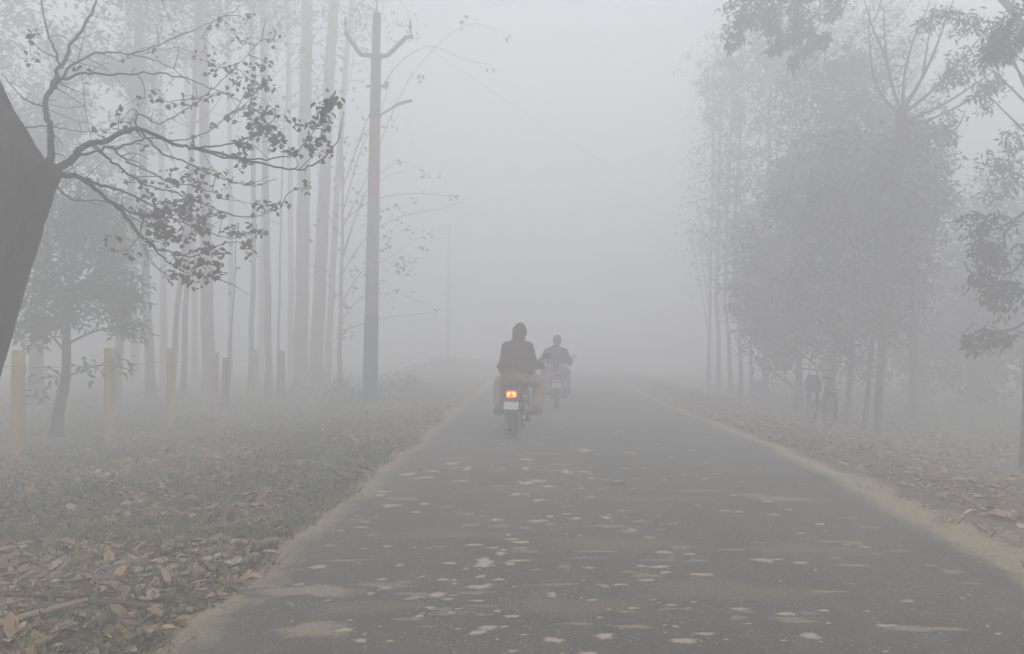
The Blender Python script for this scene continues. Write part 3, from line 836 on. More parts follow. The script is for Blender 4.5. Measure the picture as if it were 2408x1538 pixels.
    for k in range(110):                                              # bare twiglets
        b = Vector(allb[random.randrange(len(allb))])
        dirv = Vector((random.uniform(-0.1, 0.7), random.gauss(0, 0.4), random.uniform(-0.45, 0.4)))
        L = random.uniform(0.15, 0.6)
        tw.tube(smooth_path([b, b + dirv * L * 0.5 + Vector((0, 0, 0.03)), b + dirv * L + Vector((0, 0, random.uniform(-0.05, 0.1)))], 3), taper(7, 0.0045, 0.0018), 4, False)
    w = tw.build('twigs', M['twig'], t); w['kind'] = 'stuff'
    # the leaves that show largest are parts of their own, the rest one mass
    protos = []
    for k in range(6):
        V, l, s = leaf_arrays(np.zeros((1, 3)), 0.068, aspect=0.78, droop=0.5, jitter=0.15, curl=0.22, six=True)
        V = V + np.array([[0, 0, 0]])
        me = np_mesh('leaf', V, l, s); me.materials.append(M['leaf_olive'])
        protos.append(me)
    random.shuffle(LP)
    for p in LP[:300]:
        o = bpy.data.objects.new('leaf', random.choice(protos))
        COL.objects.link(o)
        o.parent = t
        o.location = p
        o.rotation_euler = (random.gauss(0, 0.5), random.gauss(0, 0.5), random.uniform(0, 6.28))
        o.scale = (random.uniform(0.75, 1.2),) * 3
    f = leaf_obj('foliage', LP[300:], 0.062, M['leaf_olive'], t, aspect=0.75, droop=0.4, six=True, curl=0.2)
    f['kind'] = 'stuff'
    return t
near_left_tree()

# ------------------------------------------------------------------ generic trees
def tree(name, label, base, trunk_path, r0, r1, crowns, leaf, mat_t, mat_l, cat='tree', group=None, limbs=(), aspect=0.45, droop=0.3, stems=(), seg=8, branches=0, clumps=26, spread=0.16, ragged=1.0):
    """trunk_path, limbs: points relative to the base; crowns: (centre, radii, leaves)"""
    base = Vector(base)
    t = tag(empty(name, base), label, cat, group)
    p = smooth_path(trunk_path, 4)
    p = [v + Vector((0.012 * math.sin(3.1 * v.z + base.x), 0.012 * math.sin(2.3 * v.z), 0)) for v in p]
    rad = taper(len(p), r0, r1, 0.8); rad[0] *= 1.35; rad[1] *= 1.12
    MB().tube(p, rad, seg).build('trunk', mat_t, t)
    for st in stems:
        MB().tube(smooth_path(st, 4), taper(4 * (len(st) - 1) + 1, r0 * 0.8, r1), seg).build('stem', mat_t, t)
    for (pts, a, b) in limbs:
        MB().tube(smooth_path(pts, 4), taper(4 * (len(pts) - 1) + 1, a, b), 6).build('branch', mat_t, t)
    LP = []
    tw = MB()
    for (c, r, n) in crowns:
        P, cc = clump_points(c, r, n, clumps, spread, ragged=ragged)
        LP.append(P)
        if branches:
            for k in range(min(branches, len(cc))):
                e = Vector(cc[k])
                j = max(0, min(len(p) - 1, int((e.z - 0.4 * r[2]) / max(p[-1].z, 0.1) * (len(p) - 1))))
                s = p[j]
                md = s.lerp(e, 0.55) + Vector((random.gauss(0, 0.1), random.gauss(0, 0.1), random.uniform(-0.05, 0.25)))
                tw.tube(smooth_path([s, md, e], 3), taper(7, min(rad[j] * 0.4, 0.03), 0.006), 5, False)
    if tw.v: tw.build('branches', mat_t, t)['kind'] = 'stuff'
    if LP:
        f = leaf_obj('crown', np.concatenate(LP), leaf, mat_l, t, aspect=aspect, droop=droop)
        f['kind'] = 'stuff'
    return t

def gbase(px, Y): 
    x = (px - VX) / F * Y
    return Vector((x, Y, float(gz(x, Y))))

# young leafy tree behind the yellow posts
b = gbase(140, 13.6)
def rel(px, py, Y, b): return PX(px, py, Y) - b
tree('leafy_tree', 'young bushy green tree with a bent trunk among the yellow posts at left', b,
     [rel(134, 1030, 13.6, b), rel(140, 960, 13.6, b), rel(152, 890, 13.6, b), rel(156, 820, 13.6, b), rel(160, 740, 13.5, b), rel(170, 640, 13.4, b), rel(185, 520, 13.4, b), rel(190, 420, 13.4, b)], 0.11, 0.03,
     [(rel(190, 590, 13.3, b), (0.95, 0.9, 0.9), 2600), (rel(110, 720, 13.0, b), (0.55, 0.6, 0.5), 900), (rel(240, 700, 13.0, b), (0.65, 0.6, 0.5), 1000), (rel(150, 480, 13.5, b), (0.8, 0.8, 0.6), 700), (rel(300, 775, 12.6, b), (0.35, 0.3, 0.16), 120), (rel(75, 790, 12.8, b), (0.25, 0.3, 0.25), 110), (rel(240, 860, 12.9, b), (0.5, 0.4, 0.12), 60), (rel(90, 900, 12.9, b), (0.3, 0.3, 0.3), 60)],
     0.16, M['bark_dark'], M['leaf_green'], aspect=0.33, droop=0.6, branches=0, clumps=40, spread=0.2,
     limbs=[([rel(150, 890, 13.6, b), rel(200, 868, 13.4, b), rel(250, 858, 13.2, b), rel(318, 872, 13.0, b)], 0.02, 0.006), ([rel(156, 810, 13.6, b), rel(220, 780, 13.2, b), rel(290, 770, 12.8, b), rel(375, 790, 12.5, b)], 0.025, 0.006),
            ([rel(156, 830, 13.6, b), rel(110, 780, 13.3, b), rel(70, 770, 13.0, b)], 0.025, 0.008)])
# big dark green tree further back, filling the upper left
b = gbase(80, 19.0)
tree('leafy_tree', 'broad hazy green tree behind the thick dark trunk at upper left', b,
     [(0, 0, -0.1), (0.1, 0, 2), (0.25, 0, 5), (0.5, 0.2, 8)], 0.2, 0.06,
     [(rel(120, 420, 19, b), (1.9, 1.6, 1.7), 2600), (rel(240, 250, 19.5, b), (1.8, 1.6, 1.6), 1800), (rel(60, 180, 19, b), (2.0, 1.6, 1.8), 2000), (rel(300, 60, 20, b), (2.2, 1.6, 1.6), 1500), (rel(230, 560, 18.8, b), (1.3, 1.3, 1.0), 1200), (rel(-120, 350, 19, b), (2, 2, 2.5), 2200)],
     0.18, M['bark_grey'], M['leaf_green'], aspect=0.42, droop=0.4, branches=8)

# plantation trunks on the left: base (px, Y), path of px at heights, radius
PLANT = [
    ('slender leaning trunk between the two nearest yellow posts', 272, 17.5, [(272, 930), (283, 760), (296, 600), (312, 380), (325, 40)], 0.10, 0.05),
    ('dark trunk standing right of the second yellow post', 356, 20.0, [(356, 960), (350, 800), (341, 640), (336, 400), (330, 40)], 0.135, 0.075),
    ('slim trunk leaning right over the third yellow post', 404, 18.5, [(402, 960), (409, 850), (420, 700), (434, 560), (455, 300), (470, 40)], 0.075, 0.04),
    ('slim upright trunk just right of the third yellow post', 432, 20.5, [(432, 960), (434, 800), (441, 640), (450, 400), (462, 40)], 0.085, 0.05),
    ('stout pale trunk behind the fourth yellow post', 490, 21.0, [(492, 965), (490, 850), (486, 640), (481, 340), (478, 31)], 0.215, 0.11),
    ('thin crooked sapling between the fourth and fifth posts', 534, 17.2, [(530, 975), (538, 880), (543, 800), (550, 680), (556, 560)], 0.035, 0.012),
    ('slim straight trunk beside the fifth yellow post', 590, 22.5, [(588, 945), (592, 760), (597, 560), (594, 300), (590, 31)], 0.085, 0.06),
    ('straight grey trunk left of the red post', 632, 22.0, [(632, 945), (630, 760), (627, 540), (622, 300), (618, 31)], 0.11, 0.075),
    ('thin trunk rising behind the red post', 655, 23.5, [(652, 935), (656, 760), (660, 540), (668, 300)], 0.045, 0.02),
    ('stout trunk, left one of the pair by the street pole', 708, 24.0, [(706, 935), (709, 760), (713, 500), (718, 240), (722, 31)], 0.235, 0.165),
    ('stout leaning trunk, right one of the pair by the street pole', 742, 23.5, [(740, 940), (748, 760), (760, 500), (772, 240), (784, 31)], 0.225, 0.14),
    ('hazy trunk curving up just left of the street pole', 772, 27.0, [(768, 915), (776, 760), (790, 500), (806, 240), (822, 60)], 0.13, 0.085),
    ('very faint trunk far behind the stout pale trunk', 540, 30.0, [(540, 905), (543, 600), (540, 300), (534, 31)], 0.11, 0.08),
    ('very faint trunk far between the slim and grey trunks', 612, 32.0, [(612, 900), (616, 600), (624, 300), (630, 31)], 0.13, 0.09),
    ('very faint trunk far left of the stout pair', 683, 31.0, [(683, 905), (684, 600), (680, 300), (676, 31)], 0.12, 0.08),
    ('very faint trunk far behind the slim upright trunk', 455, 29.0, [(458, 905), (456, 600), (444, 300), (430, 31)], 0.12, 0.08),
    ('very faint trunk far behind the dark trunk at left', 385, 28.0, [(385, 905), (384, 600), (378, 300), (372, 31)], 0.13, 0.08),
    ('very faint trunk far behind the slender leaning trunk', 315, 29.0, [(318, 905), (316, 600), (308, 300), (300, 31)], 0.14, 0.09),
]
for i, (lab, px, Y, path, r0, r1) in enumerate(PLANT):
    b = gbase(px, Y)
    pts = [rel(a, c, Y, b) for a, c in path]
    pts[0].z = -0.12
    d = (pts[-1] - pts[-2]).normalized()
    thin = 'sapling' in lab
    if not thin:
        pts.append(pts[-1] + d * 2.2 + Vector((random.gauss(0, 0.1), 0, 0)))
    top = pts[-1]
    cr = [] if thin else [(top + Vector((0, 0, -0.6)), (1.5, 1.5, 1.9), 420), (top + Vector((random.gauss(0, 0.5), 0.3, -2.2)), (1.3, 1.2, 1.0), 160)]
    if thin: cr = [(top + Vector((0.1, 0, -0.2)), (0.5, 0.4, 0.5), 26)]
    lim = []
    for k in range(0 if thin else 5):
        f = random.uniform(0.5, 0.9)
        s = pts[-2].lerp(pts[-1], random.random()) if k < 3 else pts[-3].lerp(pts[-2], random.random())
        side = random.choice((-1, 1))
        e = s + Vector((side * random.uniform(0.5, 1.5), random.gauss(0, 0.4), random.uniform(0.3, 1.3)))
        lim.append(([s, s.lerp(e, 0.5) - Vector((0, 0, 0.12)), e], 0.02, 0.006))
    tree('tree', 'tall ' + lab if not thin and 'faint' not in lab and 'slim' not in lab and 'stout' not in lab else lab, b, pts, r0, r1, cr, 0.14, M['bark_pale'] if i in (4, 9, 10, 11) else M['bark_grey'], M['leaf_olive'], 'tree', 'tall trees of the plantation on the left', limbs=lim, aspect=0.6)

# sparse large-leaved tree behind the street pole
b = gbase(800, 22.5)
Ys = 22.5
lim = [[(800, 760), (850, 700), (930, 690), (1000, 715)], [(802, 650), (860, 560), (940, 510), (1040, 490), (1110, 462)], [(805, 600), (850, 480), (900, 420), (960, 400)], [(806, 560), (760, 480), (745, 380), (740, 300)],
       [(806, 500), (850, 350), (900, 250), (930, 120)], [(800, 720), (850, 640), (910, 610), (980, 560)], [(803, 620), (860, 450), (940, 380), (1010, 415)], [(806, 480), (800, 300), (830, 150), (840, 40)], [(800, 780), (860, 760), (920, 745), (1020, 735)], [(800, 700), (760, 660), (720, 640), (690, 600)],
       [(806, 520), (880, 470), (980, 455), (1065, 462)], [(806, 440), (900, 200), (1000, 110), (1090, 140), (1152, 152)], [(804, 540), (870, 400), (960, 190), (1090, 60), (1200, 82)]]
limbs = [([rel(a, c, Ys + random.uniform(-0.8, 0.8) * (k > 0), b) for k, (a, c) in enumerate(L)], 0.02, 0.005) for L in lim]
crowns = []
for (px, py, s, n) in [(940, 385, 20, 4), (1015, 412, 22, 7), (1060, 462, 14, 5), (990, 455, 24, 7), (1000, 545, 16, 4), (975, 600, 20, 6), (960, 640, 34, 14), (930, 620, 30, 10), (1000, 590, 14, 4), (1020, 735, 12, 4), (930, 690, 26, 8), (820, 790, 30, 14), (815, 700, 40, 14), (920, 500, 34, 12), (900, 560, 40, 14), (850, 480, 44, 14), (840, 400, 40, 12), (800, 330, 50, 14), (780, 420, 40, 12), (840, 250, 50, 14), (820, 150, 50, 14), (770, 220, 40, 12), (905, 300, 24, 6), (985, 180, 20, 4), (1150, 150, 14, 3), (1090, 50, 14, 3), (1200, 80, 12, 3), (860, 330, 30, 8), (950, 540, 40, 10), (790, 560, 40, 12), (770, 640, 40, 12), (840, 620, 40, 14), (880, 660, 30, 10), (820, 60, 60, 12)]:
    s_ = s * Ys / F
    crowns.append((rel(px, py, Ys, b), (s_, s_, s_ * 0.8), n))
tree('tree', 'sparse large-leaved tree half hidden behind the street pole', b, [rel(798, 935, Ys, b), rel(800, 780, Ys, b), rel(804, 600, Ys, b), rel(806, 460, Ys, b), rel(804, 300, Ys, b)], 0.09, 0.02, crowns, 0.17, M['bark_grey'], M['leaf_olive'], limbs=limbs, aspect=0.7, clumps=6, spread=0.4)

# right side: dense dark clump of trees with tall stems
b = gbase(2062, 14.6)
Yc = 14.6
fan = [[(2118, 262), (2095, 190), (2082, 110), (2078, 20)], [(2122, 255), (2128, 170), (2150, 90), (2185, 10)], [(2122, 250), (2165, 190), (2182, 100), (2200, 10)], [(2125, 260), (2185, 150), (2220, 60), (2250, -20)], [(2122, 270), (2190, 215), (2260, 140), (2330, 60)],
       [(2120, 290), (2210, 250), (2290, 200), (2360, 150)], [(2095, 190), (2080, 130), (2050, 60), (2030, -10)], [(2118, 310), (2200, 320), (2250, 300), (2270, 260)], [(2112, 270), (2060, 200), (2045, 100), (2044, 10)], [(2110, 300), (2190, 280), (2290, 230), (2340, 190)]]
tree('tree', 'tall slender tree forking into a fan of bare branches on the right', b,
     [rel(2060, 1045, Yc, b), rel(2066, 940, Yc, b), rel(2077, 800, Yc, b), rel(2090, 640, Yc, b), rel(2104, 450, Yc, b), rel(2118, 340, Yc, b), rel(2120, 255, Yc, b)], 0.062, 0.11,
     [(rel(2180, 330, Yc, b), (0.5, 0.5, 0.35), 200), (rel(2210, 420, Yc, b), (0.35, 0.4, 0.5), 160)], 0.12, M['bark_mid'], M['leaf_dark'],
     limbs=[([rel(a, c, Yc + k * 0.15, b) for k, (a, c) in enumerate(L)], 0.035, 0.009) for L in fan], aspect=0.35, clumps=8, spread=0.3)
RIGHT = [
    ('slim straight stem beside the tall forking tree', 2030, 15.0, [(2028, 1030), (2038, 940), (2052, 800), (2062, 600), (2070, 400)], 0.055, 0.03, [(2080, 500, 110, 150, 700)]),
    ('slim dark stem behind the parked bicycle', 1988, 15.6, [(1984, 1020), (1995, 930), (2006, 800), (2012, 600)], 0.07, 0.03, [(2010, 480, 140, 190, 1700), (1990, 700, 120, 110, 900)]),
    ('densest dark leafy tree in the clump behind the bicycle', 1955, 16.4, [(1952, 1000), (1958, 850), (1966, 650), (1975, 400)], 0.12, 0.05, [(1960, 560, 150, 210, 4200), (2000, 330, 110, 150, 2200), (1930, 760, 140, 100, 2000), (2080, 430, 110, 160, 2200), (1960, 190, 80, 110, 350), (2050, 130, 60, 110, 200)]),
    ('dark leafy tree at the roadward side of the clump', 1880, 17.6, [(1878, 985), (1880, 850), (1888, 650), (1900, 450)], 0.11, 0.05, [(1850, 640, 110, 150, 2300), (1800, 760, 70, 100, 900), (1895, 450, 80, 130, 1200), (1890, 260, 70, 130, 300)]),
    ('rounded leafy tree at the field side of the clump', 2150, 15.9, [(2150, 1000), (2148, 850), (2145, 600), (2150, 420)], 0.10, 0.05, [(2150, 470, 75, 150, 1500), (2110, 640, 90, 130, 1300), (2190, 330, 50, 70, 400), (2180, 430, 60, 60, 300)]),
    ('tall hazy tree rising behind the clump towards the road', 1800, 24.0, [(1798, 955), (1800, 800), (1806, 500), (1812, 200)], 0.10, 0.05, [(1790, 600, 70, 190, 900), (1830, 330, 90, 190, 900), (1840, 140, 110, 140, 700), (1780, 100, 90, 120, 350)]),
    ('faint thin trunk, roadmost of the far right trees', 1668, 30.0, [(1666, 905), (1668, 800), (1674, 500), (1680, 150)], 0.09, 0.05, [(1680, 420, 60, 260, 500), (1690, 160, 70, 90, 300)]),
    ('faint forked trunk second from the road at far right', 1692, 29.0, [(1690, 910), (1690, 800), (1684, 700), (1690, 450), (1700, 150)], 0.09, 0.05, [(1720, 300, 70, 160, 500), (1700, 520, 60, 130, 350)]),
    ('faint bent trunk in the middle of the far right trees', 1716, 27.0, [(1718, 920), (1714, 800), (1705, 700), (1712, 450), (1730, 150)], 0.08, 0.045, [(1740, 200, 80, 120, 500)]),
    ('clearest thin trunk of the far right trees beside the low bush', 1740, 24.0, [(1741, 950), (1742, 850), (1736, 760), (1728, 680), (1730, 500), (1745, 250)], 0.075, 0.04, [(1750, 480, 70, 150, 500)]),
    ('thin trunk next to the low bush on the right', 1765, 24.5, [(1768, 945), (1766, 820), (1764, 700), (1768, 500)], 0.075, 0.04, [(1780, 620, 60, 110, 500)]),
    ('hazy tree lost in fog far beyond the clump', 2000, 27.0, [(2000, 930), (2004, 600), (2010, 200)], 0.15, 0.07, [(2010, 230, 140, 220, 1400), (1940, 120, 130, 170, 900), (2090, 140, 110, 170, 700)]),
    ('hazy dark tree in the field right of the clump', 2290, 22.0, [(2290, 960), (2295, 700), (2300, 500)], 0.16, 0.07, [(2300, 640, 170, 170, 2600), (2210, 740, 140, 120, 1800), (2400, 560, 130, 200, 1800)]),
    ('hazy bushy tree at the far right in the field', 2440, 20.0, [(2440, 970), (2445, 800), (2450, 600)], 0.16, 0.07, [(2440, 760, 170, 150, 2400), (2350, 840, 140, 90, 1600)]),
    ('hazy low tree in the field behind the tall forking tree', 2170, 24.0, [(2170, 950), (2172, 850), (2175, 700)], 0.14, 0.06, [(2170, 780, 150, 110, 1800), (2060, 820, 130, 90, 1300)]),
]
for (lab, px, Y, path, r0, r1, cr) in RIGHT:
    if 'clump' in lab and Y < 20: Y += 1.8
    b = gbase(px, Y)
    pts = [rel(a, c, Y, b) for a, c in path]; pts[0].z = -0.12
    crs = [(rel(cx, cy_, Y, b), (rx * Y / F, min(rx * Y / F, 1.6), ry * Y / F), int(n * (2.6 if Y < 20 else 1.6))) for (cx, cy_, rx, ry, n) in cr]
    tree('tree', lab, b, pts, r0, r1, crs, 0.13 if Y < 20 else 0.2, M['bark_mid'], M['leaf_dark'], 'tree', 'trees on the right side of the road', aspect=0.45, droop=0.5, branches=5, clumps=90, spread=0.15, ragged=1.3)

# near right tree: trunk just past the frame edge, leafy boughs reaching in
b = gbase(2414, 10.4)
Yr = 10.4
boughs = [[(2410, 500), (2380, 520), (2330, 540), (2270, 510)], [(2412, 600), (2380, 640), (2330, 640), (2280, 620)], [(2408, 760), (2380, 775), (2320, 785), (2275, 800)], [(2412, 420), (2370, 400), (2330, 390), (2290, 380)], [(2420, 250), (2370, 200), (2320, 160), (2220, 150)],
          [(2420, 200), (2330, 90), (2230, 40), (2150, 50)], [(2420, 320), (2380, 280), (2340, 240), (2310, 210)], [(2418, 680), (2380, 700), (2350, 690), (2330, 700)], [(2420, 230), (2380, 130), (2366, 80), (2372, 20)]]
tree('tree', 'near leafy tree whose green boughs reach in at the right edge', b,
     [rel(2414, 1130, Yr, b), rel(2420, 1060, Yr, b), rel(2428, 900, Yr, b), rel(2432, 650, Yr, b), rel(2434, 400, Yr, b), rel(2425, 150, Yr, b), rel(2430, -150, Yr, b)], 0.13, 0.07,
     [(rel(2335, 535, Yr, b), (0.30, 0.35, 0.16), 190), (rel(2345, 600, Yr, b), (0.34, 0.4, 0.2), 330), (rel(2325, 660, Yr, b), (0.26, 0.35, 0.2), 260), (rel(2365, 700, Yr, b), (0.16, 0.3, 0.26), 200), (rel(2325, 795, Yr, b), (0.30, 0.3, 0.10), 230), (rel(2300, 815, Yr, b), (0.12, 0.2, 0.08), 70),
      (rel(2360, 420, Yr + 2.6, b), (0.20, 0.4, 0.40), 260), (rel(2330, 380, Yr + 2.6, b), (0.22, 0.3, 0.2), 70), (rel(2380, 330, Yr + 2.6, b), (0.15, 0.3, 0.25), 120), (rel(2330, 215, Yr + 2.6, b), (0.30, 0.4, 0.22), 260), (rel(2270, 155, Yr + 2.6, b), (0.34, 0.4, 0.18), 240), (rel(2230, 190, Yr + 2.6, b), (0.15, 0.3, 0.12), 90), (rel(2350, 120, Yr + 2.6, b), (0.30, 0.4, 0.25), 420), (rel(2385, 80, Yr, b), (0.25, 0.4, 0.4), 700), (rel(2200, 45, Yr + 2.6, b), (0.36, 0.4, 0.12), 170), (rel(2280, 60, Yr + 2.6, b), (0.3, 0.4, 0.12), 130), (rel(2260, 510, Yr - 0.3, b), (0.06, 0.06, 0.03), 10), (rel(2290, 505, Yr - 0.3, b), (0.06, 0.06, 0.04), 14)],
     0.12, M['bark_dark'], M['leaf_dark'], aspect=0.3, droop=0.75, clumps=16, spread=0.24,
     limbs=[([rel(a, c, Yr + (2.6 if L[0][1] < 470 else 0.3), b) for (a, c) in L], 0.022, 0.006) for L in boughs])
# bough hanging in from above the frame, from a tree out on the right verge
b = gbase(2470, 14.5)
Yh = 14.5
tree('tree', 'tree on the right verge with a dark leafy bough hanging in at the top', b,
     [(0, 0, -0.1), (0.1, 0.1, 2.0), (0.0, 0.3, 4.5), rel(2150, 110, Yh, b) + Vector((0.3, 0.3, 0.9)), rel(2050, -40, Yh, b), rel(1960, -30, Yh, b)] if False else
     [rel(2470, 1060, Yh, b), rel(2474, 900, Yh, b), rel(2470, 600, Yh, b), rel(2455, 300, Yh, b), rel(2400, 60, Yh, b), rel(2300, -60, Yh, b)], 0.14, 0.06,
     [(rel(1850, 75, Yh, b), (0.55, 0.5, 0.20), 620), (rel(1740, 60, Yh, b), (0.32, 0.4, 0.2), 300), (rel(1720, 100, Yh, b), (0.12, 0.3, 0.12), 90), (rel(1800, 20, Yh, b), (0.8, 0.5, 0.25), 700), (rel(1920, 100, Yh, b), (0.20, 0.4, 0.20), 230), (rel(1870, 140, Yh, b), (0.14, 0.3, 0.12), 110), (rel(1960, 20, Yh, b), (0.3, 0.4, 0.18), 260), (rel(1825, 110, Yh, b), (0.12, 0.2, 0.14), 110)],
     0.13, M['bark_dark'], M['leaf_dark'], aspect=0.32, droop=0.75, clumps=20, spread=0.22,
     limbs=[([rel(2300, -60, Yh, b), rel(2150, -70, Yh, b), rel(2000, -20, Yh, b), rel(1870, 10, Yh, b), rel(1760, 45, Yh, b)], 0.04, 0.008), ([rel(2000, -20, Yh, b), rel(1940, 40, Yh, b), rel(1900, 100, Yh, b)], 0.015, 0.005), ([rel(2080, -40, Yh, b), rel(2060, 40, Yh, b), rel(2020, 75, Yh, b), rel(1990, 70, Yh, b)], 0.012, 0.004)])

def bush(label, px, py, Y, rx, rz, n, mat, leaf=0.1, name='bush', ry=None):
    c = PX(px, py, Y)
    b = Vector((c.x, Y, float(gz(c.x, Y))))
    t = tag(empty(name, b), label, 'bush')
    P, cc = clump_points((0, 0, rz * 0.8), (rx, ry or rx, rz), n, 26, 0.2)
    P[:, 2] = np.maximum(P[:, 2], -0.05)
    leaf_obj('leaves', P, leaf, mat, t, aspect=0.4, droop=-0.2)['kind'] = 'stuff'
    st = MB()
    for e in cc[:14]:
        st.tube(smooth_path([(random.gauss(0, 0.05), random.gauss(0, 0.05), -0.05), (e[0] * 0.4, e[1] * 0.4, e[2] * 0.6), tuple(e)], 3), taper(7, 0.012, 0.004), 5, False)
    st.build('stems', M['twig'], t)['kind'] = 'stuff'
bush('low dark bush under the far right trees', 1835, 900, 22.0, 0.9, 0.45, 900, M['leaf_dark'])
bush('low bush on the verge just beyond the street pole', 945, 880, 21.0, 0.5, 0.3, 420, M['weed'])
bush('low scrub on the grassy rise near the far pole', 1020, 858, 34.0, 1.4, 0.3, 500, M['weed'], 0.13)
bush('scrubby bush under the stout pair of trunks', 760, 930, 21.5, 1.0, 0.4, 700, M['weed'])
bush('weedy bush near the foot of the street pole', 830, 940, 18.6, 0.8, 0.3, 600, M['weed'])

# ------------------------------------------------------------------ fence posts on the left
POSTS = [('leftmost yellow painted post at the edge of the view', 42, 11.2, 1.52, 0.17, 'post_yellow', 0.01), ('bright yellow painted post beside the young leafy tree', 257, 13.0, 1.54, 0.155, 'post_yellow', 0.0),
         ('hazy yellow post, third along the fence', 402, 15.4, 1.5, 0.14, 'post_yellow', -0.01), ('hazy yellow post in front of the stout pale trunk', 503, 17.3, 1.42, 0.14, 'post_yellow', 0.035),
         ('faint yellow post, fifth along the fence', 600, 19.9, 1.45, 0.15, 'post_yellow', 0.0), ('faint red-brown post before the stout pair of trunks', 661, 21.6, 1.4, 0.22, 'post_red', 0.0),
         ('short brown post leaning beside the fourth yellow post', 527, 17.6, 1.28, 0.17, 'post_brown', 0.05), ('very faint post just left of the stout pair of trunks', 697, 24.0, 1.4, 0.14, 'post_brown', 0.0)]
tops = []
for (lab, px, Y, h, w, m, ln) in POSTS:
    b = gbase(px, Y)
    o = MB()
    n = 6
    w *= 0.88
    rings = [(ln * k / n * h, 0, -0.25 + (h + 0.25) * k / n, w / 2 * (1.05 - 0.1 * k / n) * (1 + 0.03 * math.sin(3 * k + px)), w / 2 * (1.05 - 0.1 * k / n)) for k in range(n + 1)]
    rings.append((ln * h, 0, h + 0.02, w * 0.33, w * 0.33))
    o.loft(rings, 12, 5.0)
    t = o.build('fence_post', M[m], None, loc=b)
    t.rotation_euler = (0, 0, random.uniform(-0.3, 0.3))
    tag(t, lab, 'post', 'posts of the fence on the left')
    if m == 'post_yellow' and px < 620: tops.append((b, h))
for k, (fz, lab) in enumerate(((0.86, 'upper thin wire strung between the yellow fence posts'), (0.5, 'lower thin wire strung between the yellow fence posts'))):
    mb = MB()
    pts = []
    for i in range(len(tops) - 1):
        a = tops[i][0] + Vector((0, -0.09, tops[i][1] * fz)); c = tops[i + 1][0] + Vector((0, -0.09, tops[i + 1][1] * fz))
        for j in range(6):
            s = j / 6
            pts.append(a.lerp(c, s) - Vector((0, 0, 0.05 * 4 * s * (1 - s))))
    pts.append(c)
    pts.insert(0, pts[0] + (pts[0] - pts[6]) * 1.0)
    mb.tube(pts, 0.004, 5)
    tag(mb.build('fence_wire', M['wire']), lab, 'wire', 'wires of the fence on the left')

# ------------------------------------------------------------------ litter, weeds and grass on the verges
def scatter_left(n, y0, y1, p=1.4, xmax=6.0):
    y = y0 + (y1 - y0) * rng.random(n) ** p
    l = 0.10 + xmax * rng.random(n) ** 1.1 * np.clip(0.35 + y / 12, 0, 1)
    x = edge_l(y) - l
    return np.stack([x, y, gz(x, y) + 0.012 + 0.02 * rng.random(n)], 1)
def scatter_right(n, y0, y1, p=1.3, xmax=5.0):
    y = y0 + (y1 - y0) * rng.random(n) ** p
    w = 0.22 + 0.42 * np.exp(-((y - 5.5) / 2.6) ** 2)
    x = edge_r(y) + w + xmax * rng.random(n) ** 1.2
    return np.stack([x, y, gz(x, y) + 0.012 + 0.02 * rng.random(n)], 1)
def patchy(P):
    k = 0.5 * np.sin(2.3 * P[:, 0] + 1.1 * P[:, 1]) + 0.5 * np.sin(1.9 * P[:, 1] - 1.4 * P[:, 0] + 2) + 0.35 * np.sin(6 * P[:, 0] + 5 * P[:, 1])
    return P[k + rng.normal(size=len(P)) * 0.5 > -0.25]
def joined(name, parts, mat, label, size, **kw):
    V, l, s = leaf_arrays(np.concatenate(parts), size, **kw)
    o = link(name, np_mesh(name, V, l, s), mat)
    tag(o, label, None, None, 'stuff')
joined('leaf_litter', [patchy(scatter_left(15000, 2.6, 12)), scatter_left(3800, 2.6, 6.5), scatter_left(4500, 8, 26), scatter_right(6500, 4.0, 18), scatter_right(1500, 12, 26)], M['leaf_dry'], 'dry brown and pale fallen leaves covering the verges', 0.092, aspect=0.52, flat=0.16, curl=0.14, fold=0.03, jitter=0.65, six=True)
P = np.concatenate([scatter_left(1500, 2.8, 8, 1.0), scatter_left(10000, 5.5, 13, 1.0), scatter_left(9000, 9, 28, 1.0, 9)])
keep = (np.sin(1.9 * P[:, 0] + 0.7 * P[:, 1]) + np.sin(1.3 * P[:, 1] - 0.8 * P[:, 0] + 1) + rng.normal(size=len(P)) * 0.6) > -0.1
P = P[keep]; P[:, 2] += 0.03 * rng.random(len(P))
joined('ground_weeds', [P], M['weed'], 'low grey-green weeds growing on the left verge', 0.062, aspect=0.5, droop=-0.5)
def blades(P, h, mat, name, label, lean=0.5):
    n = len(P)
    a = rng.uniform(0, 6.28, n)
    side = np.stack([np.cos(a), np.sin(a), 0 * a], 1)
    H = h * rng.uniform(0.5, 1.3, n)[:, None]
    tip = np.stack([rng.normal(size=n) * lean, rng.normal(size=n) * lean, np.ones(n)], 1) * H
    w = 0.004 + 0.003 * rng.random(n)[:, None]
    V = np.stack([P - side * w, P + side * w, P + tip * 0.55 + side * w * 0.7, P + tip, P + tip * 0.55 - side * w * 0.7], 1).reshape(-1, 3)
    b = np.arange(n)[:, None] * 5
    loops = (b + np.array([[0, 1, 2, 3, 4]])).ravel()
    tag(link(name, np_mesh(name, V, loops, np.full(n, 5)), mat), label, None, None, 'stuff')
def edge_strip(n, y0, y1):
    y = y0 + (y1 - y0) * rng.random(n) ** 1.3
    x = np.where(rng.random(n) < 0.6, edge_l(y) - rng.uniform(0.0, 0.25, n), edge_r(y) + rng.uniform(0.02, 0.5, n))
    return np.stack([x, y, gz(x, y)], 1)
def tufts(n_t, per, fn, spread, **kw):
    T = fn(n_t, **kw)
    P = np.repeat(T, per, 0) + np.concatenate([rng.normal(size=(n_t * per, 2)) * spread, np.zeros((n_t * per, 1))], 1)
    P[:, 2] = gz(P[:, 0], P[:, 1])
    return P
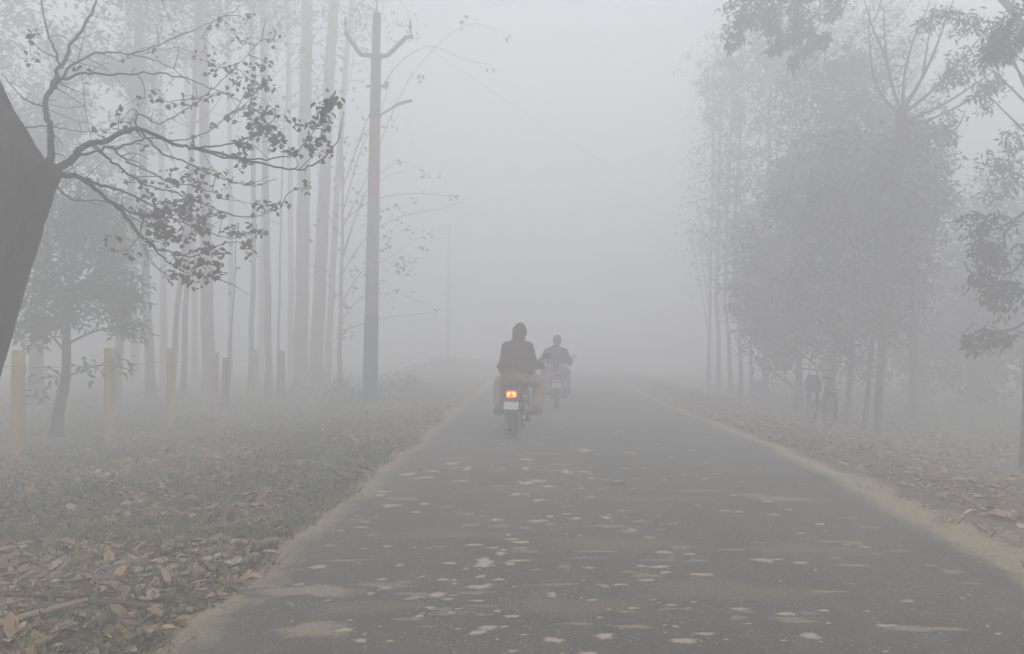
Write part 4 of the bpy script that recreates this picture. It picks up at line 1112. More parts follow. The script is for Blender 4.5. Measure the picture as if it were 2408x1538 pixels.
blades(np.concatenate([tufts(180, 20, scatter_left, 0.08, y0=2.6, y1=6, xmax=2.0), tufts(420, 22, scatter_left, 0.08, y0=5.5, y1=14, xmax=3.0), tufts(90, 10, edge_strip, 0.05, y0=2.8, y1=16), tufts(420, 16, scatter_left, 0.14, y0=10, y1=34, xmax=5.0), tufts(200, 14, scatter_right, 0.09, y0=4.5, y1=24)]), 0.085, M['grass'], 'grass', 'short dry grass along both edges of the road', 0.9)
# distant undergrowth in the plantation and field
yy = 14 + 24 * rng.random(9000); xx = -4.5 - 20 * rng.random(9000)
yr = 12 + 26 * rng.random(6000); xr = 6.5 + 16 * rng.random(6000)
P = np.concatenate([np.stack([xx, yy, gz(xx, yy)], 1), np.stack([xr, yr, gz(xr, yr)], 1)])
P[:, 2] += 0.16 * rng.random(len(P)) ** 3
joined('undergrowth', [P], M['weed'], 'hazy low undergrowth beneath the trees', 0.11, aspect=0.35, droop=-0.9)

# the fallen leaves that show largest are things of their own
def one_leaf(mat, k):
    V, l, s = leaf_arrays(np.zeros((1, 3)), 0.092, aspect=0.60, flat=0.14, curl=0.16, fold=0.03, jitter=0.2, six=True)
    V = V - V.mean(0); V[:, 2] -= V[:, 2].min()
    me = np_mesh('fallen_leaf', V, l, s); me.materials.append(M[mat])
    return me
KINDS = [('leaf_tan', 'pale tan dry leaf lying on the left verge', 90, 'pale tan fallen leaves'), ('leaf_brown', 'mid brown dry leaf lying on the left verge', 85, 'mid brown fallen leaves'), ('leaf_black', 'dark rotting leaf lying on the left verge', 60, 'dark rotting fallen leaves'), ('leaf_yellow', 'small yellow leaf lying on the left verge', 9, 'yellow fallen leaves')]
for (m, lab, n, grp) in KINDS:
    ms = [one_leaf(m, k) for k in range(5)]
    P = scatter_left(n, 3.1, 9.0, 1.5, 3.6)
    for p in P:
        o = bpy.data.objects.new('fallen_leaf', random.choice(ms))
        COL.objects.link(o)
        o.location = (p[0], p[1], p[2] + 0.004)
        o.rotation_euler = (random.gauss(0, 0.12), random.gauss(0, 0.12), random.uniform(0, 6.28))
        s = random.uniform(0.7, 1.35) * (0.7 if m == 'leaf_yellow' else 1)
        o.scale = (s, s, s)
        tag(o, lab, 'leaf', grp)

# crumbs of leaf and soil strewn over the sandy edges
def strip(n, y0, y1):
    y = y0 + (y1 - y0) * rng.random(n) ** 1.5
    off = rng.normal(0.12, 0.13, n)
    left = rng.random(n) < 0.55
    x = np.where(left, edge_l(y) - off, edge_r(y) + off * 1.6)
    return np.stack([x, y, np.maximum(gz(x, y), 0.012) + 0.004], 1)
joined('leaf_crumbs', [strip(2600, 2.8, 18)], M['leaf_crumb'], 'crumbled leaves and grit strewn along the sandy road edges', 0.021, aspect=0.6, flat=0.2, curl=0.1, fold=0.03, jitter=0.7, six=True)

# sticks, stones, scraps
def stick(label, pts, r, mat, cat='stick', flat=1.0):
    p = []
    for (px, py) in pts:
        Y = CAMH * F / (py - VY)
        x = (px - VX) / F * Y
        p.append(Vector((x, Y, float(gz(x, Y)) + r * 1.2 + 0.035)))
    sp = smooth_path(p, 4)
    c = sp[0].copy()
    o = MB().tube([v - c for v in sp], taper(len(sp), r, r * 0.7), 7, flat=flat).build('stick', M[mat], None, loc=c)
    tag(o, label, cat, 'sticks on the left verge')
stick('pale split bamboo stick at the bottom left corner', [(-20, 1500), (60, 1478), (130, 1460), (205, 1440)], 0.02, 'stick_pale')
stick('dark brown stick touching the pale bamboo stick', [(212, 1446), (260, 1452), (310, 1457), (352, 1462)], 0.021, 'stick_dark')
stick('long thin brown stick above the pale bamboo stick', [(10, 1420), (120, 1424), (230, 1426), (285, 1428)], 0.011, 'stick_dark')
stick('short pale twig above the thin brown stick', [(150, 1390), (190, 1384), (235, 1378)], 0.008, 'stick_pale')
def slab(label, px, py, w, h, t_, mat, name='stone', cat='stone', wr=0.0):
    Y = CAMH * F / (py - VY)
    x = (px - VX) / F * Y
    W = w * Y / F; L = min(h * Y * Y / (F * CAMH), W * 1.4)
    mb = MB()
    rings = []
    for k, (s, z) in enumerate(((0.92, -0.01), (1.0, t_ * 0.4), (0.9, t_ * 0.85), (0.6, t_))):
        rings.append((0, 0, z, W / 2 * s, L / 2 * s))
    mb.loft(rings, 14, 2.6)
    mb.v = [(a + 0.12 * W * math.sin(3 * b / L + px), b + 0.1 * L * math.sin(5 * a / W + py), c + wr * math.sin(11 * a / W + 5 * b / L) * W) for a, b, c in mb.v]
    o = mb.build(name, M[mat], None, loc=(x, Y, max(float(gz(x, Y)), 0.0) + 0.022))
    tag(o, label, cat)
slab('larger pale flat stone at the left road edge', 552, 1338, 44, 20, 0.02, 'stone_pale')
slab('small pale flat stone left of the larger pale stone', 521, 1320, 36, 16, 0.018, 'stone_pale')
slab('blue-grey flat stone among the litter at lower left', 248, 1352, 54, 22, 0.02, 'stone_blue')
slab('pale stone in the middle of the left verge litter', 315, 1188, 40, 12, 0.022, 'stone_pale')
slab('crumpled purple cloth scrap at the left road edge', 634, 1304, 36, 14, 0.03, 'cloth_purple', 'cloth_scrap', 'cloth', 0.06)
slab('small dark purple rag left of the crumpled purple scrap', 606, 1302, 26, 11, 0.022, 'cloth_purple', 'cloth_scrap', 'cloth', 0.05)

# ------------------------------------------------------------------ motorcycles
def motorcycle(loc, yaw, style):
    t = tag(empty('motorcycle', loc, yaw), style['label'], 'motorcycle', 'motorcycles riding away on the road')
    paint = M[style['paint']]
    WR, WB = 0.302, 1.27
    for nm, y, tw in (('rear_wheel', 0.0, 0.078), ('front_wheel', WB, 0.046)):
        rim = MB().ring((0, y, WR), 'x', WR - 0.072, 0.014, 36, 8, 2.2)
        rim.tube([(-0.06, y, WR), (0.06, y, WR)], 0.07 if y == 0 else 0.05, 16)
        for k in range(6):
            a = 2 * math.pi * k / 6
            rim.tube([(0, y + 0.05 * math.cos(a), WR + 0.05 * math.sin(a)), (0, y + 0.225 * math.cos(a), WR + 0.225 * math.sin(a))], [0.02, 0.014], 6)
        w = rim.build(nm, M['alloy'], t)
        ty = MB().ring((0, y, WR), 'x', WR - tw * 0.62, tw * 0.62, 44, 12, 1.0 if y else 1.12)
        ty.build('tyre', M['rubber'], w)
        hubm = MB().tube([(-0.085, y, WR), (-0.05, y, WR)], 0.075, 16).build('brake_drum', M['alloy'], w)
    sw = MB()
    for s in (-1, 1):
        sw.box((s * 0.10, 0.22, 0.315), (0.03, 0.50, 0.045))
    sw.tube([(-0.11, 0.46, 0.33), (0.11, 0.46, 0.33)], 0.03, 10)
    sw.tube([(-0.13, 0, WR), (0.13, 0, WR)], 0.012, 8)
    sw.build('swingarm', M['plastic_black'], t)
    for s in (-1, 1):
        sh = MB().tube([(s * 0.128, 0.02, 0.33), (s * 0.128, 0.12, 0.66)], 0.013, 8).build('shock_absorber', M['steel_dark'], t)
        sp = MB()
        pts = []
        for k in range(60):
            f = k / 59
            a = f * 2 * math.pi * 8
            c = Vector((s * 0.128, 0.045 + 0.07 * f, 0.41 + 0.21 * f))
            pts.append(c + Vector((math.cos(a) * 0.026, math.sin(a) * 0.026, 0)))
        sp.tube(pts, 0.006, 5).build('spring', M['chrome'], sh)
    # mudguards
    def guard(nm, y, r, a0, a1, w, mat):
        mb = MB(); n = 16
        vs, fs = [], []
        for k in range(n + 1):
            a = a0 + (a1 - a0) * k / n
            for j, (dx, dr) in enumerate(((-w, -0.035), (-w * 0.85, 0), (0, 0.014), (w * 0.85, 0), (w, -0.035), (w * 0.85, -0.008), (0, 0.006), (-w * 0.85, -0.008))):
                vs.append((dx, y + (r + dr) * math.cos(a), WR + (r + dr) * math.sin(a)))
        for k in range(n):
            for j in range(8):
                fs.append((k * 8 + j, k * 8 + (j + 1) % 8, (k + 1) * 8 + (j + 1) % 8, (k + 1) * 8 + j))
        fs.append(tuple(range(8))); fs.append(tuple(n * 8 + j for j in range(8)))
        mb.add(vs, fs)
        return mb.build(nm, mat, t)
    guard('rear_mudguard', 0, 0.345, R(75), R(192), 0.085, M['plastic_black'])
    guard('front_mudguard', WB, 0.335, R(20), R(150), 0.065, paint)
    # tail: seat, cowl, lamp, plate
    MB().loft([(0, 0.20, 0.70, 0.12, 0.34), (0, 0.24, 0.73, 0.135, 0.40), (0, 0.28, 0.77, 0.145, 0.44), (0, 0.28, 0.80, 0.14, 0.43), (0, 0.28, 0.815, 0.11, 0.38)], 22, 3).build('seat', M['vinyl'], t)
    MB().loft([(0, -0.16, 0.52, 0.10, 0.12), (0, -0.13, 0.58, 0.125, 0.16), (0, -0.06, 0.66, 0.14, 0.22), (0, 0.0, 0.725, 0.13, 0.26)], 20, 3).build('tail_cowl', paint, t)
    for s in (-1, 1):
        MB().loft([(s * 0.12, 0.34, 0.48, 0.03, 0.16), (s * 0.135, 0.33, 0.58, 0.035, 0.22), (s * 0.125, 0.30, 0.70, 0.025, 0.24)], 14, 3).build('side_panel', paint, t)
    gr = MB().tube(smooth_path([(-0.13, 0.12, 0.74), (-0.135, -0.12, 0.755), (-0.09, -0.25, 0.76), (0.09, -0.25, 0.76), (0.135, -0.12, 0.755), (0.13, 0.12, 0.74)], 4), 0.012, 8)
    gr.build('grab_rail', M['chrome'] if style['chrome'] else M['plastic_black'], t)
    tl = MB().loft([(0, -0.275, 0.592, 0.056, 0.03), (0, -0.285, 0.602, 0.067, 0.036), (0, -0.285, 0.668, 0.067, 0.036), (0, -0.275, 0.680, 0.054, 0.03)], 18, 4)
    lamp = tl.build('tail_light', M['lamp_red'] if style['lit'] else M['glass_red'], t)
    if style['lit']:
        for s in (-1, 1):
            bl = MB().ell((s * 0.032, -0.316, 0.652), (0.027, 0.014, 0.019), 10, 6)
            bl.ell((s * 0.042, -0.314, 0.62), (0.022, 0.013, 0.014), 10, 6)
            bl.build('bulb', M['lamp_orange'], lamp)
    else:
        MB().loft([(0, -0.322, 0.645, 0.05, 0.006), (0, -0.322, 0.695, 0.05, 0.006)], 12, 4).build('reflector', M['glass_red'], lamp)
    MB().box((0, -0.318, 0.50), (0.15, 0.02, 0.22), Matrix.Rotation(R(-12), 3, 'X')).build('plate_holder', M['plastic_black'], t, bevel=0.006)
    pr = Matrix.Rotation(R(-10), 3, 'X') @ Matrix.Rotation(R(style['plate_tilt']), 3, 'Y')
    npm = MB().box((0, -0.338, 0.478 + style['plate_z']), (0.205, 0.006, 0.105), pr).build('number_plate', M['plate_edge'] if style['lit'] else M['plate_grime'], t, bevel=0.002)
    MB().box((0, -0.343, 0.479 + style['plate_z']), (0.18, 0.004, 0.076), pr).build('plate_face', M['plate'] if style['lit'] else M['plate_grime'], npm, bevel=0.001)
    if style['chrome']:
        for z, w in ((0.60, 0.20), (0.475, 0.17)):
            MB().tube([(-0.11, -0.365, z + 0.005), (w - 0.10, -0.365, z - 0.008)], 0.009, 8).build('guard_bar', M['painted_sky_glint'], t)
    for s in (-1, 1):
        sg = MB().tube([(s * 0.075, -0.12, 0.60), (s * 0.15, -0.14, 0.60)], 0.008, 6).build('turn_signal', M['plastic_black'], t)
        MB().ell((s * 0.175, -0.145, 0.60), (0.035, 0.022, 0.022), 10, 7).build('lens', M['glass_amber'], sg)
        sg = MB().tube([(s * 0.10, 1.02, 0.90), (s * 0.18, 1.02, 0.90)], 0.008, 6).build('turn_signal', M['plastic_black'], t)
        MB().ell((s * 0.20, 1.02, 0.90), (0.035, 0.022, 0.022), 10, 7).build('lens', M['glass_amber'], sg)
    # exhaust on the right, chain case and stand on the left
    ex = MB().tube(smooth_path([(0.10, 0.78, 0.34), (0.13, 0.70, 0.22), (0.15, 0.50, 0.21), (0.165, 0.32, 0.235)], 4), 0.02, 10).build('exhaust_pipe', M['chrome'], t)
    MB().tube([(0.165, 0.36, 0.23), (0.168, 0.32, 0.236), (0.175, -0.22, 0.315), (0.175, -0.26, 0.32)], [0.025, 0.046, 0.054, 0.036], 14).build('muffler', M['steel_dark'], ex)
    MB().tube([(0.175, -0.265, 0.321), (0.1755, -0.285, 0.325)], [0.02, 0.018], 10).build('muffler_tip', M['chrome'], ex)
    MB().box((-0.125, 0.22, 0.325), (0.03, 0.56, 0.10)).build('chain_case', M['plastic_black'], t, bevel=0.01)
    st = MB().tube([(-0.10, 0.42, 0.24), (-0.17, 0.22, 0.16), (-0.20, 0.10, 0.13)], 0.012, 8)
    st.tube([(-0.10, 0.36, 0.22), (-0.12, 0.20, 0.09), (-0.15, 0.12, 0.085)], 0.014, 8)
    st.build('stand', M['steel_dark'], t)
    # saree guard hoop on the left as such commuter bikes carry
    sgd = MB().tube(smooth_path([(-0.15, 0.16, 0.62), (-0.19, 0.0, 0.60), (-0.19, -0.12, 0.50), (-0.18, -0.08, 0.36), (-0.15, 0.08, 0.34)], 4), 0.007, 6)
    sgd.build('leg_guard_hoop', M['steel_dark'], t)
    fp = []
    for s in (-1, 1):
        MB().tube([(s * 0.10, 0.56, 0.30), (s * 0.28, 0.55, 0.29)], 0.017, 8).build('footpeg', M['rubber'], t)
        MB().tube([(s * 0.12, 0.28, 0.36), (s * 0.17, 0.24, 0.34), (s * 0.26, 0.23, 0.34)], 0.015, 8).build('footpeg', M['rubber'], t)
    MB().tube([(-0.12, 0.56, 0.27), (-0.20, 0.70, 0.26), (-0.25, 0.74, 0.27)], 0.009, 6).build('gear_lever', M['steel_dark'], t)
    MB().tube([(0.12, 0.56, 0.27), (0.20, 0.70, 0.26), (0.25, 0.74, 0.27)], 0.009, 6).build('brake_pedal', M['steel_dark'], t)
    if style['chrome']:
        MB().tube(smooth_path([(-0.05, 0.92, 0.36), (-0.24, 0.94, 0.40), (-0.31, 0.95, 0.33), (-0.27, 0.95, 0.24), (0, 0.93, 0.22), (0.27, 0.95, 0.24), (0.31, 0.95, 0.33), (0.24, 0.94, 0.40), (0.05, 0.92, 0.36)], 5), 0.016, 8).build('crash_guard', M['steel_dark'], t)
    en = MB().loft([(0, 0.66, 0.20, 0.11, 0.15), (0, 0.66, 0.26, 0.15, 0.19), (0, 0.66, 0.36, 0.15, 0.19), (0, 0.70, 0.42, 0.09, 0.12)], 16, 3).build('engine', M['alloy'], t)
    for k in range(6):
        MB().box((0, 0.76, 0.42 + k * 0.025), (0.18 - 0.008 * k, 0.16, 0.008)).build('cooling_fin', M['alloy'], en)
    MB().loft([(0, 0.82, 0.66, 0.08, 0.18), (0, 0.82, 0.74, 0.135, 0.24), (0, 0.84, 0.82, 0.13, 0.22), (0, 0.86, 0.87, 0.07, 0.13)], 20, 2.6).build('fuel_tank', paint, t)
    fr = MB().tube(smooth_path([(0, 1.08, 0.86), (0, 0.95, 0.60), (0, 0.85, 0.30), (0, 0.60, 0.20)], 4), 0.02, 8)
    fr.tube([(0, 1.08, 0.88), (0, 0.60, 0.72), (0, -0.05, 0.66)], 0.022, 8)
    fr.tube([(0, 0.50, 0.70), (0, 0.48, 0.30)], 0.02, 8)
    fr.build('frame', M['plastic_black'], t)
    for s in (-1, 1):
        MB().tube([(s * 0.085, WB, WR), (s * 0.085, 1.20, 0.52), (s * 0.085, 1.03, 0.97)], [0.024, 0.024, 0.017], 10).build('front_fork', M['alloy'], t)
    hb = MB().tube(smooth_path([(-0.37, 0.94, 0.985), (-0.24, 0.99, 1.0), (-0.12, 1.03, 0.99), (0, 1.03, 0.985), (0.12, 1.03, 0.99), (0.24, 0.99, 1.0), (0.37, 0.94, 0.985)], 4), 0.0115, 8).build('handlebar', M['steel_dark'], t)
    for s in (-1, 1):
        MB().tube([(s * 0.26, 0.982, 0.998), (s * 0.385, 0.932, 0.983)], 0.0175, 10).build('grip', M['rubber'], hb)
        MB().tube([(s * 0.23, 1.02, 0.985), (s * 0.37, 0.99, 0.968)], 0.007, 6).build('lever', M['alloy'], hb)
    for s in style['mirrors']:
        md = style.get('mirror_drop', 0.0)
        st = MB().tube(smooth_path([(s * 0.26, 1.0, 1.0), (s * 0.29, 1.0, 1.08 - md * 0.6), (s * 0.345, 0.98, 1.135 - md), (s * 0.38, 0.975, 1.15 - md)], 4), 0.0075, 6)
        st.ell((s * 0.26, 1.0, 1.005), (0.025, 0.025, 0.02), 10, 6)
        mr = st.build('mirror', M['plastic_black'], t)
        hsg = MB().loft([(s * 0.40, 0.975, 1.118 - md, 0.045, 0.015), (s * 0.403, 0.97, 1.13 - md, 0.062, 0.022), (s * 0.407, 0.965, 1.17 - md, 0.066, 0.024), (s * 0.412, 0.96, 1.195 - md, 0.058, 0.02), (s * 0.412, 0.96, 1.203 - md, 0.04, 0.012)], 16, 4)
        hsg.build('mirror_housing', M['plastic_black'] if style['lit'] else M['painted_sky_glint'], mr)
        MB().loft([(s * 0.405, 0.944, 1.13 - md, 0.048, 0.003), (s * 0.409, 0.938, 1.192 - md, 0.048, 0.003)], 14, 4).build('mirror_glass', M[style['mirror_mat']], mr)
    MB().ell((0, 1.12, 0.88), (0.095, 0.08, 0.10), 16, 10).build('headlight', paint, t)
    MB().ell((0, 1.175, 0.88), (0.075, 0.035, 0.08), 16, 8).build('headlight_lens', M['glass_clear'], t)
    cl = MB().box((0, 1.02, 1.04), (0.17, 0.05, 0.07), Matrix.Rotation(R(-40), 3, 'X')).build('instrument_panel', M['plastic_black'], t, bevel=0.015)
    return t

# ------------------------------------------------------------------ riders
def rider(loc, yaw, S):
    hz_ = S['dz']                                                      # how much lower head and shoulders sit
    root_loc = loc
    sh_z, sh_x = 1.30 + hz_, S['sh']
    el_x, el_z = S['el']
    hip, chest, neck = Vector((0, 0.36, 0.89)), Vector((0, 0.44, 1.18 + hz_ * 0.7)), Vector((0, 0.50, 1.40 + hz_))
    head = Vector((S['hx'], 0.53, 1.535 + hz_))
    def arm(s):
        return Vector((s * sh_x, 0.46, sh_z)), Vector((s * el_x, 0.60, el_z)), Vector((s * 0.335, 0.885, 1.0)), Vector((s * 0.325, 0.955, 1.0))
    def leg(s):
        return Vector((s * 0.10, 0.40, 0.85)), Vector((s * S['kn'], 0.80, 0.745)), Vector((s * S['ft'], 0.56, 0.36)), Vector((s * (S['ft'] + 0.02), 0.70, 0.31))
    b = MB()
    b.capsule(hip + Vector((-0.07, 0, 0)), hip + Vector((0.07, 0, 0)), 0.12, 0.12)
    b.capsule(hip, chest, 0.10, 0.09); b.capsule(chest + Vector((-0.06, 0, 0.04)), chest + Vector((0.06, 0, 0.04)), 0.085, 0.085)
    b.capsule(chest, neck, 0.08, 0.055); b.capsule(neck, head + Vector((0, 0, -0.06)), 0.055, 0.055)
    b.ell(head, (0.075, 0.095, 0.112)); b.ell(head + Vector((0, 0.035, -0.06)), (0.052, 0.062, 0.055))
    b.capsule(head + Vector((0, 0.09, 0.015)), head + Vector((0, 0.112, -0.022)), 0.009, 0.015, 8)     # nose
    b.capsule(head + Vector((-0.02, 0.088, -0.052)), head + Vector((0.02, 0.088, -0.052)), 0.009, 0.009, 8)  # lips
    for s in (-1, 1):
        b.ell(head + Vector((s * 0.078, 0.0, -0.005)), (0.012, 0.022, 0.034), 10, 6)                   # ears
        a0, a1, a2, a3 = arm(s)
        b.capsule(neck + Vector((0, 0, -0.06)), a0, 0.045, 0.05)
        b.capsule(a0, a1, 0.052, 0.042); b.capsule(a1, a2, 0.042, 0.029)
        b.capsule(a2, a3, 0.03, 0.036)                                                                 # palm on the grip
        for k in range(4):                                                                            # fingers curl over the grip
            off = Vector((s * (0.032 - 0.021 * k), -0.006 * abs(k - 1), 0))
            L = (0.85, 1.0, 0.95, 0.75)[k]
            p0 = a3 + off + Vector((0, 0.012, 0.02)); p1 = p0 + Vector((0, 0.034 * L, 0.004)); p2 = p1 + Vector((0, 0.012, -0.03 * L)); p3 = p2 + Vector((0, -0.022 * L, -0.014))
            b.capsule(p0, p1, 0.0095, 0.009, 8); b.capsule(p1, p2, 0.009, 0.0085, 8); b.capsule(p2, p3, 0.0085, 0.008, 8)
        th0 = a2.lerp(a3, 0.4) + Vector((-s * 0.03, 0, 0)); th1 = th0 + Vector((-s * 0.02, 0.035, -0.012)); th2 = th1 + Vector((s * 0.008, 0.03, -0.018))
        b.capsule(th0, th1, 0.012, 0.011, 8); b.capsule(th1, th2, 0.011, 0.009, 8)
        l0, l1, l2, l3 = leg(s)
        b.capsule(l0, l1, 0.085, 0.058); b.capsule(l1, l2, 0.058, 0.038); b.capsule(l2, l3 + Vector((0, 0, 0.01)), 0.036, 0.032)
    me = remesh(b, 'person', 0.011, 2)
    p = link('person', me, M['skin'], None, root_loc)
    p.rotation_euler = (0, 0, yaw)
    tag(p, S['label'], 'person', 'riders on the two motorcycles')
    for s in (-1, 1):
        MB().ell(head + Vector((s * 0.03, 0.082, 0.018)), (0.013, 0.011, 0.009), 10, 6).build('eye', M['eye'], p)
    # jacket
    j = MB()
    W = S['w']
    j.loft([(0, 0.37, S['hem'], 0.21 * W, 0.15), (0, 0.36, S['hem'] + 0.06, 0.24 * W, 0.17), (0, 0.385, 1.02 + hz_ * 0.4, 0.245 * W, 0.175), (0, 0.42, 1.15 + hz_ * 0.7, 0.23 * W, 0.165), (0, 0.45, 1.27 + hz_, 0.20 * W, 0.14), (0, 0.475, 1.35 + hz_, 0.145 * W, 0.105), (0, 0.50, 1.41 + hz_, 0.085, 0.08), (0, 0.51, 1.44 + hz_, 0.07, 0.07)], 26, 2.4)
    for s in (-1, 1):
        a0, a1, a2, a3 = arm(s)
        f = S['sleeve']
        j.capsule(Vector((s * 0.08, 0.47, sh_z + 0.035)), a0, 0.075, 0.088 * f)
        j.capsule(a0, a1, 0.088 * f, 0.078 * f)
        j.capsule(a1, a1.lerp(a2, 0.55), 0.078 * f, 0.062 * f)
        j.capsule(a1.lerp(a2, 0.55), a2 + (a2 - a1).normalized() * 0.005, 0.062 * f, 0.043 * f)
    if S['hood']:
        j.capsule(neck + Vector((0, -0.02, -0.08)), neck + Vector((0.01, -0.02, 0.03)), 0.125, 0.10)
        j.capsule(neck + Vector((0.06, -0.01, -0.02)), neck + Vector((0.14, 0, -0.11)), 0.055, 0.05)
    else:
        j.capsule(neck + Vector((-0.04, -0.02, -0.02)), neck + Vector((0.04, -0.02, -0.02)), 0.062, 0.062)
    jm = remesh(j, 'jacket', 0.012, 5)
    link('jacket', jm, M[S['jacket']], p)
    if S['hood']:
        h = MB()
        hx = head.x
        h.loft([(hx - 0.005, 0.50, head.z - 0.20, 0.112, 0.11), (hx - 0.008, 0.505, head.z - 0.13, 0.098, 0.115), (hx - 0.008, 0.52, head.z - 0.05, 0.100, 0.125), (hx - 0.006, 0.525, head.z + 0.03, 0.102, 0.13), (hx + 0.0, 0.53, head.z + 0.085, 0.086, 0.112), (hx + 0.014, 0.535, head.z + 0.125, 0.052, 0.08), (hx + 0.02, 0.54, head.z + 0.14, 0.02, 0.035)], 24, 2.1)
        hm = remesh(h, 'hood', 0.010, 4)
        hd = link('hood', hm, M['hood_olive'], p)
        MB().tube(smooth_path([(hx - 0.095, 0.575, head.z - 0.06), (hx - 0.098, 0.58, head.z + 0.03), (hx - 0.06, 0.585, head.z + 0.10), (hx + 0.012, 0.585, head.z + 0.138), (hx + 0.07, 0.585, head.z + 0.09), (hx + 0.096, 0.58, head.z + 0.02), (hx + 0.095, 0.575, head.z - 0.06)], 5), 0.011, 7).build('hood_rim', M['jacket_olive'], hd)
    else:
        hr = MB()
        hr.ell(head + Vector((0, -0.018, 0.028)), (0.090, 0.096, 0.100)); hr.ell(head + Vector((0, -0.05, -0.04)), (0.080, 0.058, 0.085))
        hr.box(head + Vector((0, -0.01, 0.085)), (0.125, 0.13, 0.05))
        link('hair', remesh(hr, 'hair', 0.009, 3), M['hair'], p)
    # trousers
    q = MB()
    q.capsule(hip + Vector((-0.075, -0.03, -0.02)), hip + Vector((0.075, -0.03, -0.02)), 0.135, 0.135)
    for s in (-1, 1):
        l0, l1, l2, l3 = leg(s)
        B = S['baggy']
        q.capsule(l0, l1, 0.115, 0.088 * B)
        q.capsule(l1, l1.lerp(l2, 0.5) + Vector((s * 0.012, -0.02, 0)), 0.09 * B, 0.085 * B)
        q.capsule(l1.lerp(l2, 0.5) + Vector((s * 0.012, -0.02, 0)), l2 + Vector((s * 0.006, -0.015, 0.06)), 0.085 * B, 0.072 * B)
    link('trousers', remesh(q, 'trousers', 0.012, 5), M[S['trousers']], p)
    if S['kurta']:
        k = MB()
        k.loft([(0, 0.31, 0.76, 0.205, 0.16), (0, 0.32, 0.84, 0.215, 0.17), (0, 0.34, 0.93, 0.19, 0.15), (0, 0.36, 0.97, 0.15, 0.12)], 24, 2.6)
        k.loft([(-0.185, 0.28, 0.715, 0.045, 0.09), (-0.18, 0.29, 0.78, 0.055, 0.11), (-0.15, 0.31, 0.88, 0.05, 0.11)], 16, 2.4)
        link('kurta_tail', remesh(k, 'kurta_tail', 0.012, 4), M['kurta_pink'], p)
    for s in (-1, 1):
        l0, l1, l2, l3 = leg(s)
        sh = MB()
        out = Vector((s * S['toe'], 0, 0))
        sh.capsule(l2 + Vector((0, -0.05, -0.025)) + out * 0.6, l2 + Vector((0, 0.03, -0.03)), 0.044, 0.046)
        sh.capsule(l2 + Vector((0, 0.02, -0.03)), l3 + Vector((s * 0.03, 0.05, -0.0)), 0.046, 0.04)
        sh.capsule(l2 + Vector((0, -0.01, 0)), l2 + Vector((0, -0.01, 0.07)), 0.05, 0.055); sh.capsule(l2 + Vector((s * 0.02, -0.05, -0.04)) + out * 0.4, l2 + Vector((s * 0.02, 0, 0.04)), 0.045, 0.055)
        sh.box(l2.lerp(l3, 0.5) + Vector((s * 0.015, 0, -0.06)), (0.085, 0.27, 0.024))
        link('shoe', remesh(sh, 'shoe', 0.009, 3), M['shoe'], p)
    return p

Y1 = CAMH * F / (1038 - VY)
loc1 = Vector(((1207 - VX) / F * Y1, Y1 + 0.3, 0.0)); loc1.z = road_z(loc1.x, loc1.y)
motorcycle(loc1, R(-5), dict(label='near maroon and black motorcycle with a glowing red tail light and white plate', paint='paint_maroon', lit=True, chrome=False, plate_tilt=2, plate_z=0.0, mirrors=(1,), mirror_mat='mirror_glass'))
rider(loc1, R(-5), dict(label='person in a dark olive hooded jacket and baggy khaki trousers on the near motorcycle', dz=0.0, sh=0.150, el=(0.212, 1.045), hx=0.02, kn=0.30, ft=0.275, w=1.15, hem=0.885, sleeve=1.1, hood=True, jacket='jacket_olive', trousers='trouser_khaki', baggy=1.22, kurta=True, toe=0.10))
Y2 = CAMH * F / (969 - VY)
loc2 = Vector(((1309 - VX) / F * Y2, Y2 + 0.3, 0.0)); loc2.z = road_z(loc2.x, loc2.y)
motorcycle(loc2, R(0), dict(label='farther hazy motorcycle with shiny bars round its grey plate and no lit lamp', paint='paint_black', lit=False, chrome=True, plate_tilt=3, plate_z=0.03, mirrors=(1,), mirror_mat='painted_sky_glint', mirror_drop=0.10))
rider(loc2, R(0), dict(label='bare-headed person in a blue-grey jacket and pale trousers on the farther motorcycle', dz=-0.125, sh=0.185, el=(0.295, 0.925), hx=0.03, kn=0.24, ft=0.235, w=0.84, hem=0.80, sleeve=0.86, hood=False, jacket='jacket_blue', trousers='trouser_grey', baggy=0.95, kurta=False, toe=0.02))

